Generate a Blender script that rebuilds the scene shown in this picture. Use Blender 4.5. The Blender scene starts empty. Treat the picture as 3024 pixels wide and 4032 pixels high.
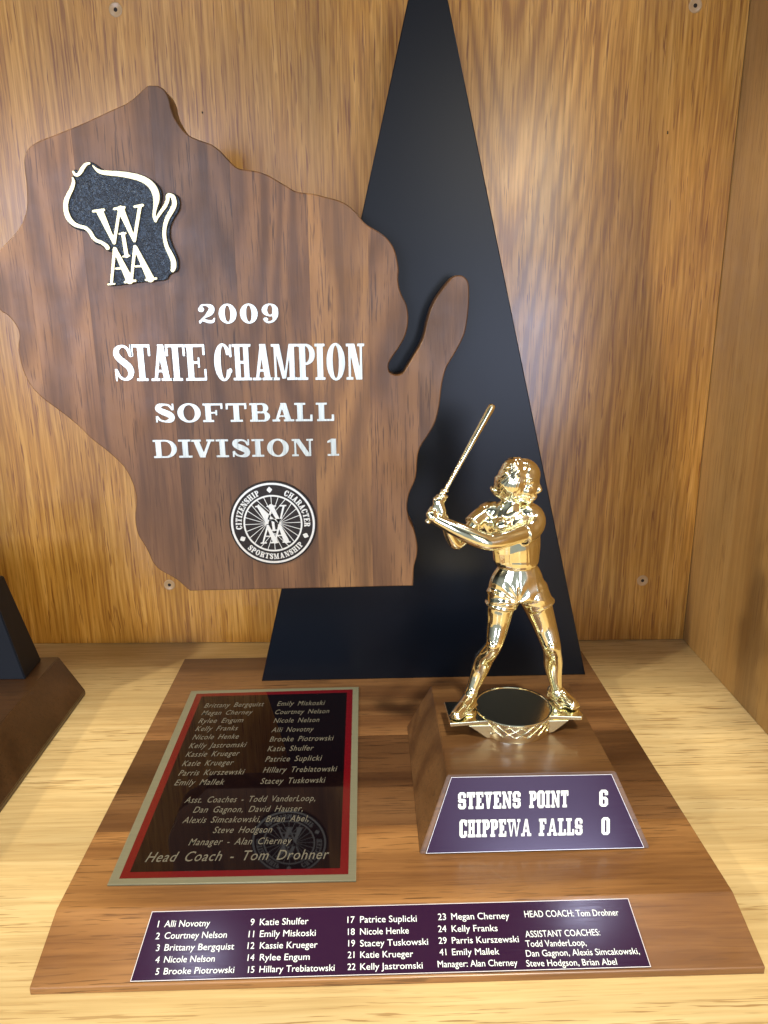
import bpy, bmesh, math, random
import numpy as np
from mathutils import Vector, Matrix, noise
random.seed(4)
SC = bpy.context.scene
COL = SC.collection

# ------------------------------------------------------------------ camera
CAM = np.array([-0.0104, -0.2735, 0.2670]); YAW, PITCH, ROLL, FPX = 0.0218, 0.2685, -0.0097, 2942.4
def cam_axes():
    cy, sy = math.cos(YAW), math.sin(YAW)
    f = np.array([sy*math.cos(PITCH), cy*math.cos(PITCH), -math.sin(PITCH)])
    r0 = np.array([cy, -sy, 0.]); u0 = np.cross(r0, f)
    return math.cos(ROLL)*r0+math.sin(ROLL)*u0, -math.sin(ROLL)*r0+math.cos(ROLL)*u0, f
CR, CU, CF = cam_axes()
cd = bpy.data.cameras.new('camera'); cam = bpy.data.objects.new('camera', cd); COL.objects.link(cam)
cd.sensor_fit = 'VERTICAL'; cd.sensor_height = 36; cd.lens = FPX/4032*36; cd.clip_start = .01; cd.clip_end = 20
cam.matrix_world = Matrix(((CR[0], CU[0], -CF[0], CAM[0]), (CR[1], CU[1], -CF[1], CAM[1]), (CR[2], CU[2], -CF[2], CAM[2]), (0, 0, 0, 1)))
SC.camera = cam
# ------------------------------------------------------------------ world, lamps, exposure
W = bpy.data.worlds.new('World'); SC.world = W; W.use_nodes = True
def world_nodes():
    """a lit room in front of the cabinet, dim behind and below it"""
    N, L = W.node_tree.nodes, W.node_tree.links; bg = N['Background']
    tc = N.new('ShaderNodeTexCoord'); sp = N.new('ShaderNodeSeparateXYZ'); L.new(tc.outputs['Generated'], sp.inputs[0])
    mr = N.new('ShaderNodeMapRange'); mr.interpolation_type = 'SMOOTHSTEP'; L.new(sp.outputs['Y'], mr.inputs[0])
    mr.inputs[1].default_value = .1; mr.inputs[2].default_value = -.7; mr.inputs[3].default_value = .035; mr.inputs[4].default_value = .36
    up = N.new('ShaderNodeValToRGB'); L.new(sp.outputs['Z'], up.inputs[0]); e = up.color_ramp.elements; e.new(.3); e.new(.5)
    for el, (p_, v_) in zip(e, ((.06, 1.), (.26, .14), (.48, .14), (.72, 1.1))): el.position = p_; el.color = (v_, v_, v_, 1)
    ml = N.new('ShaderNodeMath'); ml.operation = 'MULTIPLY'; L.new(mr.outputs[0], ml.inputs[0]); L.new(up.outputs[0], ml.inputs[1])
    L.new(ml.outputs[0], bg.inputs[1]); bg.inputs[0].default_value = (.84, .94, 1, 1)
world_nodes()
SC.view_settings.view_transform = 'Standard'; SC.view_settings.look = 'None'
SC.view_settings.exposure = 0; SC.view_settings.gamma = 1
SC.cycles.max_bounces = 8; SC.cycles.sample_clamp_indirect = 6; SC.cycles.caustics_reflective = True
def lamp(name, loc, to, sx, sy, power, col, spread=180):
    l = bpy.data.lights.new(name, 'AREA'); l.shape = 'RECTANGLE'; l.size = sx; l.size_y = sy
    l.energy = power; l.color = col; l.spread = math.radians(spread)
    o = bpy.data.objects.new(name, l); COL.objects.link(o); o.location = loc
    o.rotation_euler = (Vector(to)-Vector(loc)).to_track_quat('-Z', 'Y').to_euler(); return o
lamp('key_lamp', (.22, -.65, 1.40), (0, .05, 0), .08, .08, 27, (1, .94, .80))
lamp('window_light', (-1.05, -2.3, .42), (-.15, .2, .25), .95, .70, 28, (.66, .74, 1))
lamp('second_window_light', (.58, -2.3, .06), (.0, .2, .25), .40, .50, 12, (.66, .74, 1))
lamp('panel_sheen_fill', (.52, -2.35, .52), (.0, .2, .25), .60, .60, 4, (.60, .76, 1))  # added faint fill for the sheen on triangle and score plate
lamp('warm_light', (.35, -1.25, .62), (.05, .2, .2), .25, .25, 2.2, (1, .84, .58))
lamp('ceiling_light', (.1, -1.1, 2.3), (0, .0, .1), 1.8, .35, 11, (1, .97, .90))
lamp('left_light', (-1.1, -.50, .82), (.2, .1, .2), .06, .06, 9, (1, .87, .64))
lamp('strip_blotch_fill', (.235, .110, .612), (.235, .110, 0), .04, .04, .24, (.70, .82, 1))  # unseen lamp added for the right bluish blotch on the name strip
lamp('strip_blotch_fill', (-.205, .065, .612), (-.205, .065, 0), .04, .04, .14, (.70, .82, 1))  # its added partner, for the blotch at the strip's left

# ------------------------------------------------------------------ helpers
def tag(o, label=None, cat=None, kind=None, group=None):
    if label: o['label'] = label
    if cat: o['category'] = cat
    if kind: o['kind'] = kind
    if group: o['group'] = group
    return o
def empty(name, loc=(0, 0, 0), parent=None):
    o = bpy.data.objects.new(name, None); COL.objects.link(o); o.location = loc; o.empty_display_size = .02
    o.parent = parent; return o
def link(name, me, mat, parent=None, smooth=False, col=None):
    o = bpy.data.objects.new(name, me); COL.objects.link(o)
    if mat:
        me.materials.clear(); me.materials.append(mat)
    if parent: o.parent = parent
    if smooth: me.polygons.foreach_set('use_smooth', [True]*len(me.polygons))
    if col: o.color = (col[0], col[1], col[2], 1)
    return o
def bm_obj(name, bm, mat, parent=None, smooth=False, col=None):
    bmesh.ops.recalc_face_normals(bm, faces=bm.faces)
    me = bpy.data.meshes.new(name); bm.to_mesh(me); bm.free()
    return link(name, me, mat, parent, smooth, col)
def prism(poly, z0, z1, xf, bev=0, seg=2):
    """polygon (a,b) extruded between z0,z1 and mapped by xf(a,b,c)"""
    bm = bmesh.new()
    lo = [bm.verts.new(xf(a, b, z0)) for a, b in poly]; hi = [bm.verts.new(xf(a, b, z1)) for a, b in poly]
    n = len(poly)
    bm.faces.new(lo[::-1]); bm.faces.new(hi)
    for i in range(n): bm.faces.new((lo[i], lo[(i+1) % n], hi[(i+1) % n], hi[i]))
    bmesh.ops.recalc_face_normals(bm, faces=bm.faces)
    if bev: bmesh.ops.bevel(bm, geom=bm.edges[:], offset=bev, segments=seg, affect='EDGES', profile=.5)
    return bm
def box(x0, x1, y0, y1, z0, z1, bev=0):
    return prism([(x0, y0), (x1, y0), (x1, y1), (x0, y1)], z0, z1, lambda a, b, c: (a, b, c), bev)
def ray(q): return CF+(q[0]-1512)/FPX*CR-(q[1]-2016)/FPX*CU
class Plane:
    """a real surface: origin, two in-plane axes, outward normal"""
    def __init__(s, o, ex, ey):
        s.o = np.array(o, float); s.ex = np.array(ex, float)/np.linalg.norm(ex)
        s.ey = np.array(ey, float)/np.linalg.norm(ey); s.n = np.cross(s.ex, s.ey)
    def hit(s, q):
        v = ray(q); return CAM+v*((s.n@(s.o-CAM))/(s.n@v))
    def uv(s, q):
        d = s.hit(q)-s.o; return (float(d@s.ex), float(d@s.ey))
    def at(s, a, b, h=0): return tuple(s.o+a*s.ex+b*s.ey+h*s.n)
def zoom(x0, y0, k): return lambda x, y: (x0+k*x, y0+k*y)
def curve_mesh(loops, depth, bevel=0, res=1):
    cu = bpy.data.curves.new('c', 'CURVE'); cu.dimensions = '2D'; cu.fill_mode = 'BOTH'
    for L in loops:
        sp = cu.splines.new('POLY'); sp.points.add(len(L)-1); sp.use_cyclic_u = True
        sp.points.foreach_set('co', [v for a, b in L for v in (a, b, 0, 1)])
    cu.extrude = max(depth/2-bevel, 0); cu.bevel_depth = bevel; cu.bevel_resolution = res; cu.offset = -bevel
    return conv(cu)
def conv(cu):
    o = bpy.data.objects.new('tmp', cu); COL.objects.link(o)
    dg = bpy.context.evaluated_depsgraph_get(); me = bpy.data.meshes.new_from_object(o.evaluated_get(dg))
    bpy.data.objects.remove(o); bpy.data.curves.remove(cu); return me
def put(me, P, base, depth):
    """curve mesh (local xy, z centred) -> lies on plane P from height base to base+depth"""
    n = len(me.vertices); co = np.empty(n*3); me.vertices.foreach_get('co', co); co = co.reshape(-1, 3)
    w = P.o+co[:, :1]*P.ex+co[:, 1:2]*P.ey+(co[:, 2:3]+base+depth/2)*P.n
    me.vertices.foreach_set('co', w.ravel()); me.update(); return me
def sheet(name, loops, P, base, depth, mat, parent, bevel=0, col=None):
    return link(name, put(curve_mesh(loops, depth, bevel), P, base, depth), mat, parent, False, col)
def smooth_loop(pts, sub=4, corners=()):
    out = []; n = len(pts)
    for i in range(n):
        p0, p1, p2, p3 = [np.array(pts[(i+k-1) % n], float) for k in range(4)]
        if i in corners: p0 = p1*2-p2
        if (i+1) % n in corners: p3 = p2*2-p1
        for j in range(sub):
            t = j/sub
            out.append(tuple(.5*((2*p1)+(-p0+p2)*t+(2*p0-5*p1+4*p2-p3)*t*t+(-p0+3*p1-3*p2+p3)*t**3)))
    return out
# ------------------------------------------------------------------ contour tracing of shape functions (letters, emblem)
def contours(f, x0, x1, y0, y1, n):
    h = (y1-y0)/n; m = int(math.ceil((x1-x0)/h)); xs = x0-h*1.5+h*np.arange(m+4); ys = y0-h*1.5+h*np.arange(n+4)
    X, Y = np.meshgrid(xs, ys); D = f(X, Y); S = D < 0
    c = S[:-1, :-1]*1+S[:-1, 1:]*2+S[1:, 1:]*4+S[1:, :-1]*8
    nxt = {}
    T = {1: [(3, 0)], 2: [(0, 1)], 3: [(3, 1)], 4: [(1, 2)], 5: [(3, 0), (1, 2)], 6: [(0, 2)], 7: [(3, 2)], 8: [(2, 3)], 9: [(2, 0)], 10: [(0, 1), (2, 3)], 11: [(2, 1)], 12: [(1, 3)], 13: [(1, 0)], 14: [(0, 3)]}
    def eid(i, j, e): return ((i, j, 0), (i, j+1, 1), (i+1, j, 0), (i, j, 1))[e]
    for i, j in zip(*np.nonzero((c > 0) & (c < 15))):
        for a, b in T[int(c[i, j])]: nxt[eid(i, j, a)] = eid(i, j, b)
    def pos(k):
        i, j, v = k
        if v == 0:
            a, b = D[i, j], D[i, j+1]; t = a/(a-b); return (xs[j]+h*t, ys[i])
        a, b = D[i, j], D[i+1, j]; t = a/(a-b); return (xs[j], ys[i]+h*t)
    loops = []
    while nxt:
        k0 = k = next(iter(nxt)); L = []
        while k in nxt: L.append(pos(k)); k = nxt.pop(k)
        if len(L) < 6: continue
        keep = []
        for a in range(len(L)):
            p, q, r = L[a-1], L[a], L[(a+1) % len(L)]
            cr = abs((q[0]-p[0])*(r[1]-q[1])-(q[1]-p[1])*(r[0]-q[0]))
            if cr > 1e-3*h*h: keep.append(q)
        loops.append(keep)
    return loops
def rect(x0, y0, x1, y1):
    cx, cy, a, b = (x0+x1)/2, (y0+y1)/2, abs(x1-x0)/2, abs(y1-y0)/2
    return lambda X, Y: np.maximum(abs(X-cx)-a, abs(Y-cy)-b)
def poly(*P):
    P = [np.array(p, float) for p in P]
    def f(X, Y):
        d = np.full(X.shape, 1e9); s = np.ones(X.shape)
        for i in range(len(P)):
            a, b = P[i], P[i-1]; e = b-a; wx, wy = X-a[0], Y-a[1]
            t = np.clip((wx*e[0]+wy*e[1])/(e@e), 0, 1)
            d = np.minimum(d, (wx-e[0]*t)**2+(wy-e[1]*t)**2)
            c1 = Y >= a[1]; c2 = Y < b[1]; c3 = e[0]*wy > e[1]*wx
            s = np.where((c1 & c2 & c3) | (~c1 & ~c2 & ~c3), -s, s)
        return s*np.sqrt(d)
    return f
def ell(cx, cy, rx, ry): return lambda X, Y: (np.hypot((X-cx)/rx, (Y-cy)/ry)-1)*min(rx, ry)
def octo(cx, cy, rx, ry, c=.13):
    c = min(c, rx*.8, ry*.8)
    return lambda X, Y: np.maximum(np.maximum(abs(X-cx)-rx, abs(Y-cy)-ry), (abs(X-cx)+abs(Y-cy)-(rx+ry-c))*.7071)
def cone(x1, y1, r1, x2, y2, r2):
    ex, ey = x2-x1, y2-y1; L = ex*ex+ey*ey+1e-12
    def f(X, Y):
        t = np.clip(((X-x1)*ex+(Y-y1)*ey)/L, 0, 1)
        return np.hypot(X-x1-ex*t, Y-y1-ey*t)-(r1+(r2-r1)*t)
    return f
def U(*fs):
    def f(X, Y):
        d = fs[0](X, Y)
        for g in fs[1:]: d = np.minimum(d, g(X, Y))
        return d
    return f
def minus(a, b): return lambda X, Y: np.maximum(a(X, Y), -b(X, Y))
def both(a, b): return lambda X, Y: np.maximum(a(X, Y), b(X, Y))
def brush(pts, sub=4):
    P = [np.array(p, float) for p in pts]; Q = []
    for i in range(len(P)-1):
        p0 = P[max(i-1, 0)]; p1 = P[i]; p2 = P[i+1]; p3 = P[min(i+2, len(P)-1)]
        for j in range(sub):
            t = j/sub; Q.append(.5*((2*p1)+(-p0+p2)*t+(2*p0-5*p1+4*p2-p3)*t*t+(-p0+3*p1-3*p2+p3)*t**3))
    Q.append(P[-1])
    return U(*[cone(*Q[i], *Q[i+1]) for i in range(len(Q)-1)])
def glyph(ch, w, s, u, block=False):
    """slab-serif letter in a box w wide, 1 high; s stem, u slab thickness"""
    O = octo if block else ell
    if block and ch in 'NWVAH': s = s*.74
    e = min(s*.45, .09*w+.02)
    def stem(x, y0=0, y1=1): return rect(x-s/2, y0, x+s/2, y1)
    def serif(x, y, a=None, ww=None):
        a = (ww or s)/2+e if a is None else a; return rect(x-a, 0 if y == 0 else 1-u, x+a, u if y == 0 else 1)
    L = e+s/2; R = w-e-s/2; M = w/2; k = s*.62 if not block else s*.9
    if ch == 'I': return U(stem(M), rect(0, 0, w, u), rect(0, 1-u, w, 1))
    if ch == '1': return U(stem(M+.02), rect(0, 0, w, u), poly((M-s*.3, 1), (M+.02, 1), (M+.02, .84), (.0, .76), (0, .86)))
    if ch == 'T': return U(stem(M), rect(0, 1-u, w, 1), rect(0, .68, k*.62, 1), rect(w-k*.62, .68, w, 1), serif(M, 0, w*.3))
    if ch == 'L': return U(stem(L), serif(L, 0), serif(L, 1, L+s*.15), rect(L, 0, w, u), rect(w-k*.7, 0, w, .36))
    if ch in 'EF':
        g = [stem(L), serif(L, 1), serif(L, 0, L if ch == 'E' else L+s*.1), rect(L, 1-u, w-.02, 1), rect(w-.02-k*.6, .7, w-.02, 1), rect(L, .5-u*.42, w*.70, .5+u*.42), rect(w*.70-k*.5, .36, w*.70, .64)]
        if ch == 'E': g += [rect(L, 0, w, u), rect(w-k*.6, 0, w, .32)]
        return U(*g)
    if ch == 'H' and not block: s *= .86
    if ch == 'H': return U(stem(L), stem(R), rect(L, .5-u*.5, R, .5+u*.5), *[serif(x, y) for x in (L, R) for y in (0, 1)])
    if ch == 'N':
        th = s*.95 if block else k*.62; dw = s*(1.05 if block else 1.05); a = e+th/2; b = w-e-th/2
        return U(rect(a-th/2, 0, a+th/2, 1), rect(b-th/2, 0, b+th/2, 1), poly((a-th/2, 1), (a-th/2+dw, 1), (b+th/2, 0), (b+th/2-dw, 0)), rect(0, 0, a+th/2+e, u), rect(b-th/2-e, 1-u, w, 1), rect(0, 1-u, a, 1))
    if ch == 'M':
        th = k*.6; a = e+th/2; b = w-e-s*.45; m = (a+b)/2
        return U(rect(a-th/2, 0, a+th/2, 1), rect(b-s*.45, 0, b+s*.45, 1), poly((a-th/2, 1), (a-th/2+s*.95, 1), (m+s*.30, .04), (m-s*.30, .04)), poly((b-s*.1, 1), (b-s*.1-th*.9, 1), (m-th*.1, .04), (m+s*.3, .04)), rect(0, 1-u, a, 1), rect(b, 1-u, w, 1), rect(0, 0, a+th/2+e, u), rect(b-s*.45-e, 0, w, u))
    if ch in 'AV':
        fl = (lambda y: y) if ch == 'A' else (lambda y: 1-y)
        a, b = (k*.85, s*1.0) if ch == 'A' else (s*1.0, k*.85)
        x0 = e*1.1; x1 = w-e*1.1
        g = [poly((x0, fl(0)), (x0+a, fl(0)), (M+a*.45, fl(1)), (M-a*.6, fl(1))), poly((x1, fl(0)), (x1-b, fl(0)), (M-b*.45, fl(1)), (M+b*.6, fl(1)))]
        sy = 0 if ch == 'A' else 1
        g += [rect(0, 0 if sy == 0 else 1-u, x0+a+e, u if sy == 0 else 1), rect(x1-b-e, 0 if sy == 0 else 1-u, w, u if sy == 0 else 1)]
        if ch == 'A': g.append(rect(w*.30, .24, w*.72, .24+u*.85))
        return U(*g)
    if ch == 'W':
        h = w/2; g = []
        for ox in (0, h*.82):
            g += [poly((ox+e, 1), (ox+e+s*.8, 1), (ox+h*.62+s*.2, 0), (ox+h*.62-s*.35, 0)), poly((ox+h*1.1, 1), (ox+h*1.1-k*.5, 1), (ox+h*.62-k*.2, 0), (ox+h*.62+k*.3, 0))]
        return U(*g, rect(0, 1-u, e*2+s, 1), rect(h*.66, 1-u, h*1.2, 1), rect(w-e*2-k*.6, 1-u, w, 1))
    if ch == 'Z': return U(rect(0, 0, w, u), rect(0, 1-u, w, 1), rect(0, .7, k*.6, 1), rect(w-k*.6, 0, w, .3), poly((w-s*.9, 1), (w, 1), (s*.9, 0), (0, 0)))
    def bowl(y0, y1, xr, xl=L):
        cy = (y0+y1)/2; ry = (y1-y0)/2; rx = min(xr-xl, ry*1.25, (xr-xl)*.75); xm = xr-rx
        o = U(rect(xl, y0, xm, y1), both(O(xm, cy, rx, ry), rect(xm-.001, y0, xr, y1)))
        i = U(rect(xl, y0+u*.85, xm, y1-u*.85), both(O(xm, cy, max(rx-s*.95, .02), ry-u*.85), rect(xm-.001, y0, xr, y1)))
        return minus(o, i)
    if ch == 'D': return U(stem(L), bowl(0, 1, w), rect(0, 0, L, u), rect(0, 1-u, L, 1))
    if ch == 'P': return U(stem(L), bowl(.42, 1, w), rect(0, 1-u, L, 1), serif(L, 0, L))
    if ch == 'R': return U(stem(L), bowl(.45, 1, w*.93), rect(0, 1-u, L, 1), serif(L, 0, L), poly((w*.5, .5), (w*.5+s, .5), (w, u), (w, 0), (w-s*1.1, 0)))
    if ch == 'B': return U(stem(L), bowl(.5-u*.4, 1, w*.93), bowl(0, .5+u*.4, w), rect(0, 0, L, u), rect(0, 1-u, L, 1))
    if ch in 'O0': return minus(O(M, .5, M, .52), O(M, .5, M-s*1.05, .52-u*.9))
    if ch == 'C':
        g = minus(minus(O(M, .5, M, .52), O(M+s*.1, .5, M-s*1.0, .52-u*.9)), rect(M*1.15, .30, w+1, .70))
        return U(g, rect(w-k*.62, .64, w-.005, .99), ell(w-k*.6, .27, k*.5, .07) if not block else rect(w-s, .15, w, .36))
    if ch == 'S':
        if block:
            return U(minus(octo(M, .755, M, .245), rect(s, .51+.0, w+1, 1-u)), minus(octo(M, .245, M, .245), rect(-1, u, w-s, .49)), minus(octo(M, .5, M, .11, .08), rect(-9, -9, -8, -8)),
                     rect(w-s, .68, w, .9), rect(0, .1, s, .32), rect(s*.5, .44, w-s*.5, .57))
        a, b = s*.5, u*.5
        P = [(w*.86, .70, b), (w*.72, .90, b), (w*.48, .955, b*.95), (w*.24, .88, a*.8), (w*.18, .74, a), (w*.32, .61, a*1.05), (w*.55, .50, a*1.12), (w*.76, .38, a*1.1), (w*.83, .24, a), (w*.74, .11, a*.8), (w*.50, .045, b*.95), (w*.26, .12, b), (w*.12, .30, b)]
        return U(brush(P), rect(w*.86, .66, w*.86+k*.5, 1), rect(w*.04, 0, w*.04+k*.5, .34))
    a, b = s*.5, u*.5
    if ch == '2':
        return U(ell(w*.22, .73, w*.17, .13), brush([(w*.14, .78, b), (w*.26, .93, b), (w*.52, .96, b*.9), (w*.78, .86, a*.8), (w*.82, .70, a), (w*.68, .52, a*.9), (w*.42, .34, b*1.1), (w*.2, .16, b*1.2), (w*.12, .04, b)]),
                 brush([(w*.1, .1, b), (w*.3, .17, b*1.2), (w*.6, .09, b*1.6), (w*.85, .10, b*1.5), (w*.95, .26, b*.7)]))
    if ch in '96':
        if block:
            g = U(minus(octo(M, .29, M, .29), octo(M, .29, M-s, .29-u*.9, .05)), rect(0, .2, s, .85), minus(octo(M, .72, M, .28), U(rect(s, -1, w+1, 1-u), rect(-1, -1, w+1, .5))), rect(w-s, .68, w, .9))
        else:
            g = U(minus(ell(M, .32, M, .33), ell(M, .32, M-s*.95, .33-u*.8)), brush([(s*.52, .32, a), (s*.55, .6, a), (w*.32, .87, b*1.3), (w*.62, .96, b), (w*.84, .86, b)]), ell(w*.78, .80, w*.15, .1))
        if ch == '6': return g
        return lambda X, Y: g(w-X, 1-Y)
    raise ValueError(ch)
GL = {}
def glyph_loops(ch, w, s, u, block, n):
    key = (ch, round(w, 2), round(s, 3), u, block, n)
    if key not in GL: GL[key] = contours(glyph(ch, w, s, u, block), -.05, w+.05, -.05, 1.05, n)
    return GL[key]
# ------------------------------------------------------------------ materials
def new_mat(name):
    m = bpy.data.materials.new(name); m.use_nodes = True
    return m, m.node_tree.nodes, m.node_tree.links, m.node_tree.nodes['Principled BSDF']
def plain(name, col, rough=.5, metal=0, coat=0, coatr=.1, spec=.5):
    m, N, L, B = new_mat(name); B.inputs['Base Color'].default_value = (*col, 1); B.inputs['Roughness'].default_value = rough
    B.inputs['Metallic'].default_value = metal; B.inputs['Coat Weight'].default_value = coat; B.inputs['Coat Roughness'].default_value = coatr
    B.inputs['Specular IOR Level'].default_value = spec
    return m
def node(N, t, **k):
    n = N.new(t)
    for a, b in k.items(): setattr(n, a, b)
    return n
def nz(N, L, vec, scale, detail=3, rough=.55, dist=0):
    n = N.new('ShaderNodeTexNoise'); n.inputs['Scale'].default_value = scale; n.inputs['Detail'].default_value = detail
    n.inputs['Roughness'].default_value = rough; n.inputs['Distortion'].default_value = dist
    if vec: L.new(vec, n.inputs['Vector'])
    return n.outputs['Fac']
def ramp(N, L, fac, stops):
    r = N.new('ShaderNodeValToRGB'); L.new(fac, r.inputs[0]); e = r.color_ramp.elements
    while len(e) > len(stops): e.remove(e[-1])
    while len(e) < len(stops): e.new(1)
    for el, (p, c) in zip(e, stops): el.position = p; el.color = (*c, 1) if isinstance(c, tuple) else (c, c, c, 1)
    return r.outputs['Color']
def mth(N, L, op, a, b=None):
    n = N.new('ShaderNodeMath'); n.operation = op
    for i, v in enumerate((a, b)):
        if v is None: continue
        if isinstance(v, (int, float)): n.inputs[i].default_value = v
        else: L.new(v, n.inputs[i])
    return n.outputs[0]
def mixc(N, L, fac, a, b, mode='MIX'):
    n = N.new('ShaderNodeMix'); n.data_type = 'RGBA'; n.blend_type = mode
    for i, v in ((0, fac), (6, a), (7, b)):
        if isinstance(v, (int, float)): n.inputs[i].default_value = v
        elif isinstance(v, tuple): n.inputs[i].default_value = (*v, 1)
        else: L.new(v, n.inputs[i])
    return n.outputs[2]
def mapping(N, L, vec, sc, rot=(0, 0, 0), loc=(0, 0, 0)):
    n = N.new('ShaderNodeMapping'); n.inputs['Scale'].default_value = sc; n.inputs['Rotation'].default_value = rot; n.inputs['Location'].default_value = loc
    L.new(vec, n.inputs['Vector']); return n.outputs[0]
def wood(name, axis, dark, mid, light, pore, rough=.4, coat=.4, coatr=.2, ring=22, ringamt=.35, poreamt=.6, porescale=1400, tint=True, ringscale=14, streak=120, bump=.1, cath=None, rst=.11, sst=.05, con=.0):
    m, N, L, B = new_mat(name)
    tc = N.new('ShaderNodeTexCoord'); v = tc.outputs['Object']; oi = N.new('ShaderNodeObjectInfo')
    if tint:
        off = N.new('ShaderNodeVectorMath'); off.operation = 'SCALE'; off.inputs[0].default_value = (7.3, 3.1, 5.7); L.new(oi.outputs['Random'], off.inputs['Scale'])
        ad = N.new('ShaderNodeVectorMath'); ad.operation = 'ADD'; L.new(v, ad.inputs[0]); L.new(off.outputs[0], ad.inputs[1]); v = ad.outputs[0]
    def st(a, c=1.): s = [c, c, c]; s['xyz'.index(axis)] = a; return tuple(s)
    # slow waviness of the grain
    wv = nz(N, L, mapping(N, L, v, st(.35)), 18, 2); 
    wob = N.new('ShaderNodeVectorMath'); wob.operation = 'SCALE'; wob.inputs[0].default_value = tuple(0 if a == axis else .006 for a in 'xyz'); L.new(wv, wob.inputs['Scale'])
    ad2 = N.new('ShaderNodeVectorMath'); ad2.operation = 'ADD'; L.new(v, ad2.inputs[0]); L.new(wob.outputs[0], ad2.inputs[1]); v = ad2.outputs[0]
    rg = nz(N, L, mapping(N, L, v, st(rst)), ringscale, 1.5, .45, .3)
    phase = mth(N, L, 'MULTIPLY', rg, ring*6.283)
    if cath:   # flat-sawn figure: nested arches round a slowly diving heart line
        sp_, amt = cath['spacing'], None; sx_ = N.new('ShaderNodeSeparateXYZ'); L.new(v, sx_.inputs[0])
        wn = mth(N, L, 'MULTIPLY', nz(N, L, mapping(N, L, v, st(.25)), 9, 3), cath.get('wob', .05))
        c0, z0, k = cath['heart']
        a_ = mth(N, L, 'SUBTRACT', mth(N, L, 'ADD', sx_.outputs['xyz'.index(cath['across'])], wn), c0+cath.get('wob', .05)*.5)
        d_ = mth(N, L, 'SQRT', mth(N, L, 'ADD', mth(N, L, 'MULTIPLY', a_, a_), cath.get('round', .004)**2))
        # rings crowd together away from the heart
        d_ = mth(N, L, 'POWER', mth(N, L, 'MULTIPLY', d_, 10.), 1.25); d_ = mth(N, L, 'MULTIPLY', d_, .1)
        e_ = mth(N, L, 'SUBTRACT', d_, mth(N, L, 'MULTIPLY', sx_.outputs['xyz'.index(axis)], k))
        fb = nz(N, L, mapping(N, L, v, st(.03)), 900, 2)
        phase = mth(N, L, 'ADD', mth(N, L, 'MULTIPLY', e_, 6.283/sp_), mth(N, L, 'ADD', mth(N, L, 'MULTIPLY', rg, 15.), mth(N, L, 'MULTIPLY', fb, .8)))
    sn = mth(N, L, 'SINE', phase); sn = mth(N, L, 'MULTIPLY_ADD', sn, .5); sn.node.inputs[2].default_value = .5
    sk = nz(N, L, mapping(N, L, v, st(sst)), streak, 4, .6)
    fac = mth(N, L, 'ADD', mth(N, L, 'MULTIPLY', sk, 1-ringamt), mth(N, L, 'MULTIPLY', sn, ringamt))
    if cath:
        f2 = nz(N, L, mapping(N, L, v, st(.03)), 650, 2)
        msk = ramp(N, L, nz(N, L, mapping(N, L, v, st(.35)), cath.get('patch', 7), 1.5), [(.40, .15), (.60, 1.)])
        f3 = nz(N, L, mapping(N, L, v, st(.04)), 110, 1.5)
        fine = mth(N, L, 'ADD', mth(N, L, 'ADD', mth(N, L, 'MULTIPLY', sk, .55), mth(N, L, 'MULTIPLY', f2, .6)), mth(N, L, 'MULTIPLY', mth(N, L, 'SUBTRACT', f3, .8), .25))
        near = ramp(N, L, mth(N, L, 'ABSOLUTE', a_), [(.03, 1.), (.12, .22)])
        arch = mth(N, L, 'MULTIPLY', mth(N, L, 'SUBTRACT', mth(N, L, 'POWER', sn, .6), .60), mth(N, L, 'MULTIPLY', mth(N, L, 'MULTIPLY', msk, near), ringamt))
        fac = mth(N, L, 'ADD', fine, arch)
    elif False:
        fac = mth(N, L, 'ADD', mth(N, L, 'MULTIPLY', sk, 1-ringamt), mth(N, L, 'MULTIPLY', mth(N, L, 'POWER', sn, .6), ringamt))
    base = ramp(N, L, fac, [(.28+con, dark), (.5, mid), (.74-con, light)])
    cl = nz(N, L, mapping(N, L, v, st(.3)), 22, 2)
    base = mixc(N, L, 1, base, ramp(N, L, cl, [(.3, .80), (.7, 1.14)]), 'MULTIPLY')
    pr = nz(N, L, mapping(N, L, v, st(.035)), porescale, 2, .7)
    pm = ramp(N, L, pr, [(.57, 0.), (.63, 1.)])
    # pores gather along the early-wood rings
    pm2 = mth(N, L, 'MULTIPLY', pm, mth(N, L, 'ADD', mth(N, L, 'MULTIPLY', sn, .7), .3))
    base = mixc(N, L, mth(N, L, 'MULTIPLY', pm2, poreamt), base, pore)
    if tint: base = mixc(N, L, 1, base, oi.outputs['Color'], 'MULTIPLY')
    L.new(base, B.inputs['Base Color'])
    fr = nz(N, L, v, 60, 3); L.new(ramp(N, L, fr, [(.3, rough*.85), (.7, rough*1.15)]), B.inputs['Roughness'])
    B.inputs['Coat Weight'].default_value = coat; B.inputs['Coat Roughness'].default_value = coatr
    if bump:
        bp = N.new('ShaderNodeBump'); bp.inputs['Strength'].default_value = bump; bp.inputs['Distance'].default_value = .0004; bp.invert = True
        L.new(pm2, bp.inputs['Height']); L.new(bp.outputs[0], B.inputs['Normal'])
    return m
def srgb(r, g, b): return tuple(((c/255+.055)/1.055)**2.4 if c > 10 else c/255/12.92 for c in (r, g, b))
M_walnut_v = wood('walnut_upright', 'z', (.138, .066, .026), (.215, .106, .042), (.300, .156, .064), (.060, .027, .011), .46, .12, .24, ring=10, ringamt=.36, rst=.24, ringscale=13, poreamt=.8, streak=330, porescale=1000)
M_walnut_h = wood('walnut_board', 'x', (.115, .053, .020), (.170, .084, .032), (.235, .123, .049), (.045, .020, .008), .36, .30, .18, ring=8, ringamt=.36, ringscale=11, poreamt=.75, streak=330, porescale=1000)
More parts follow.
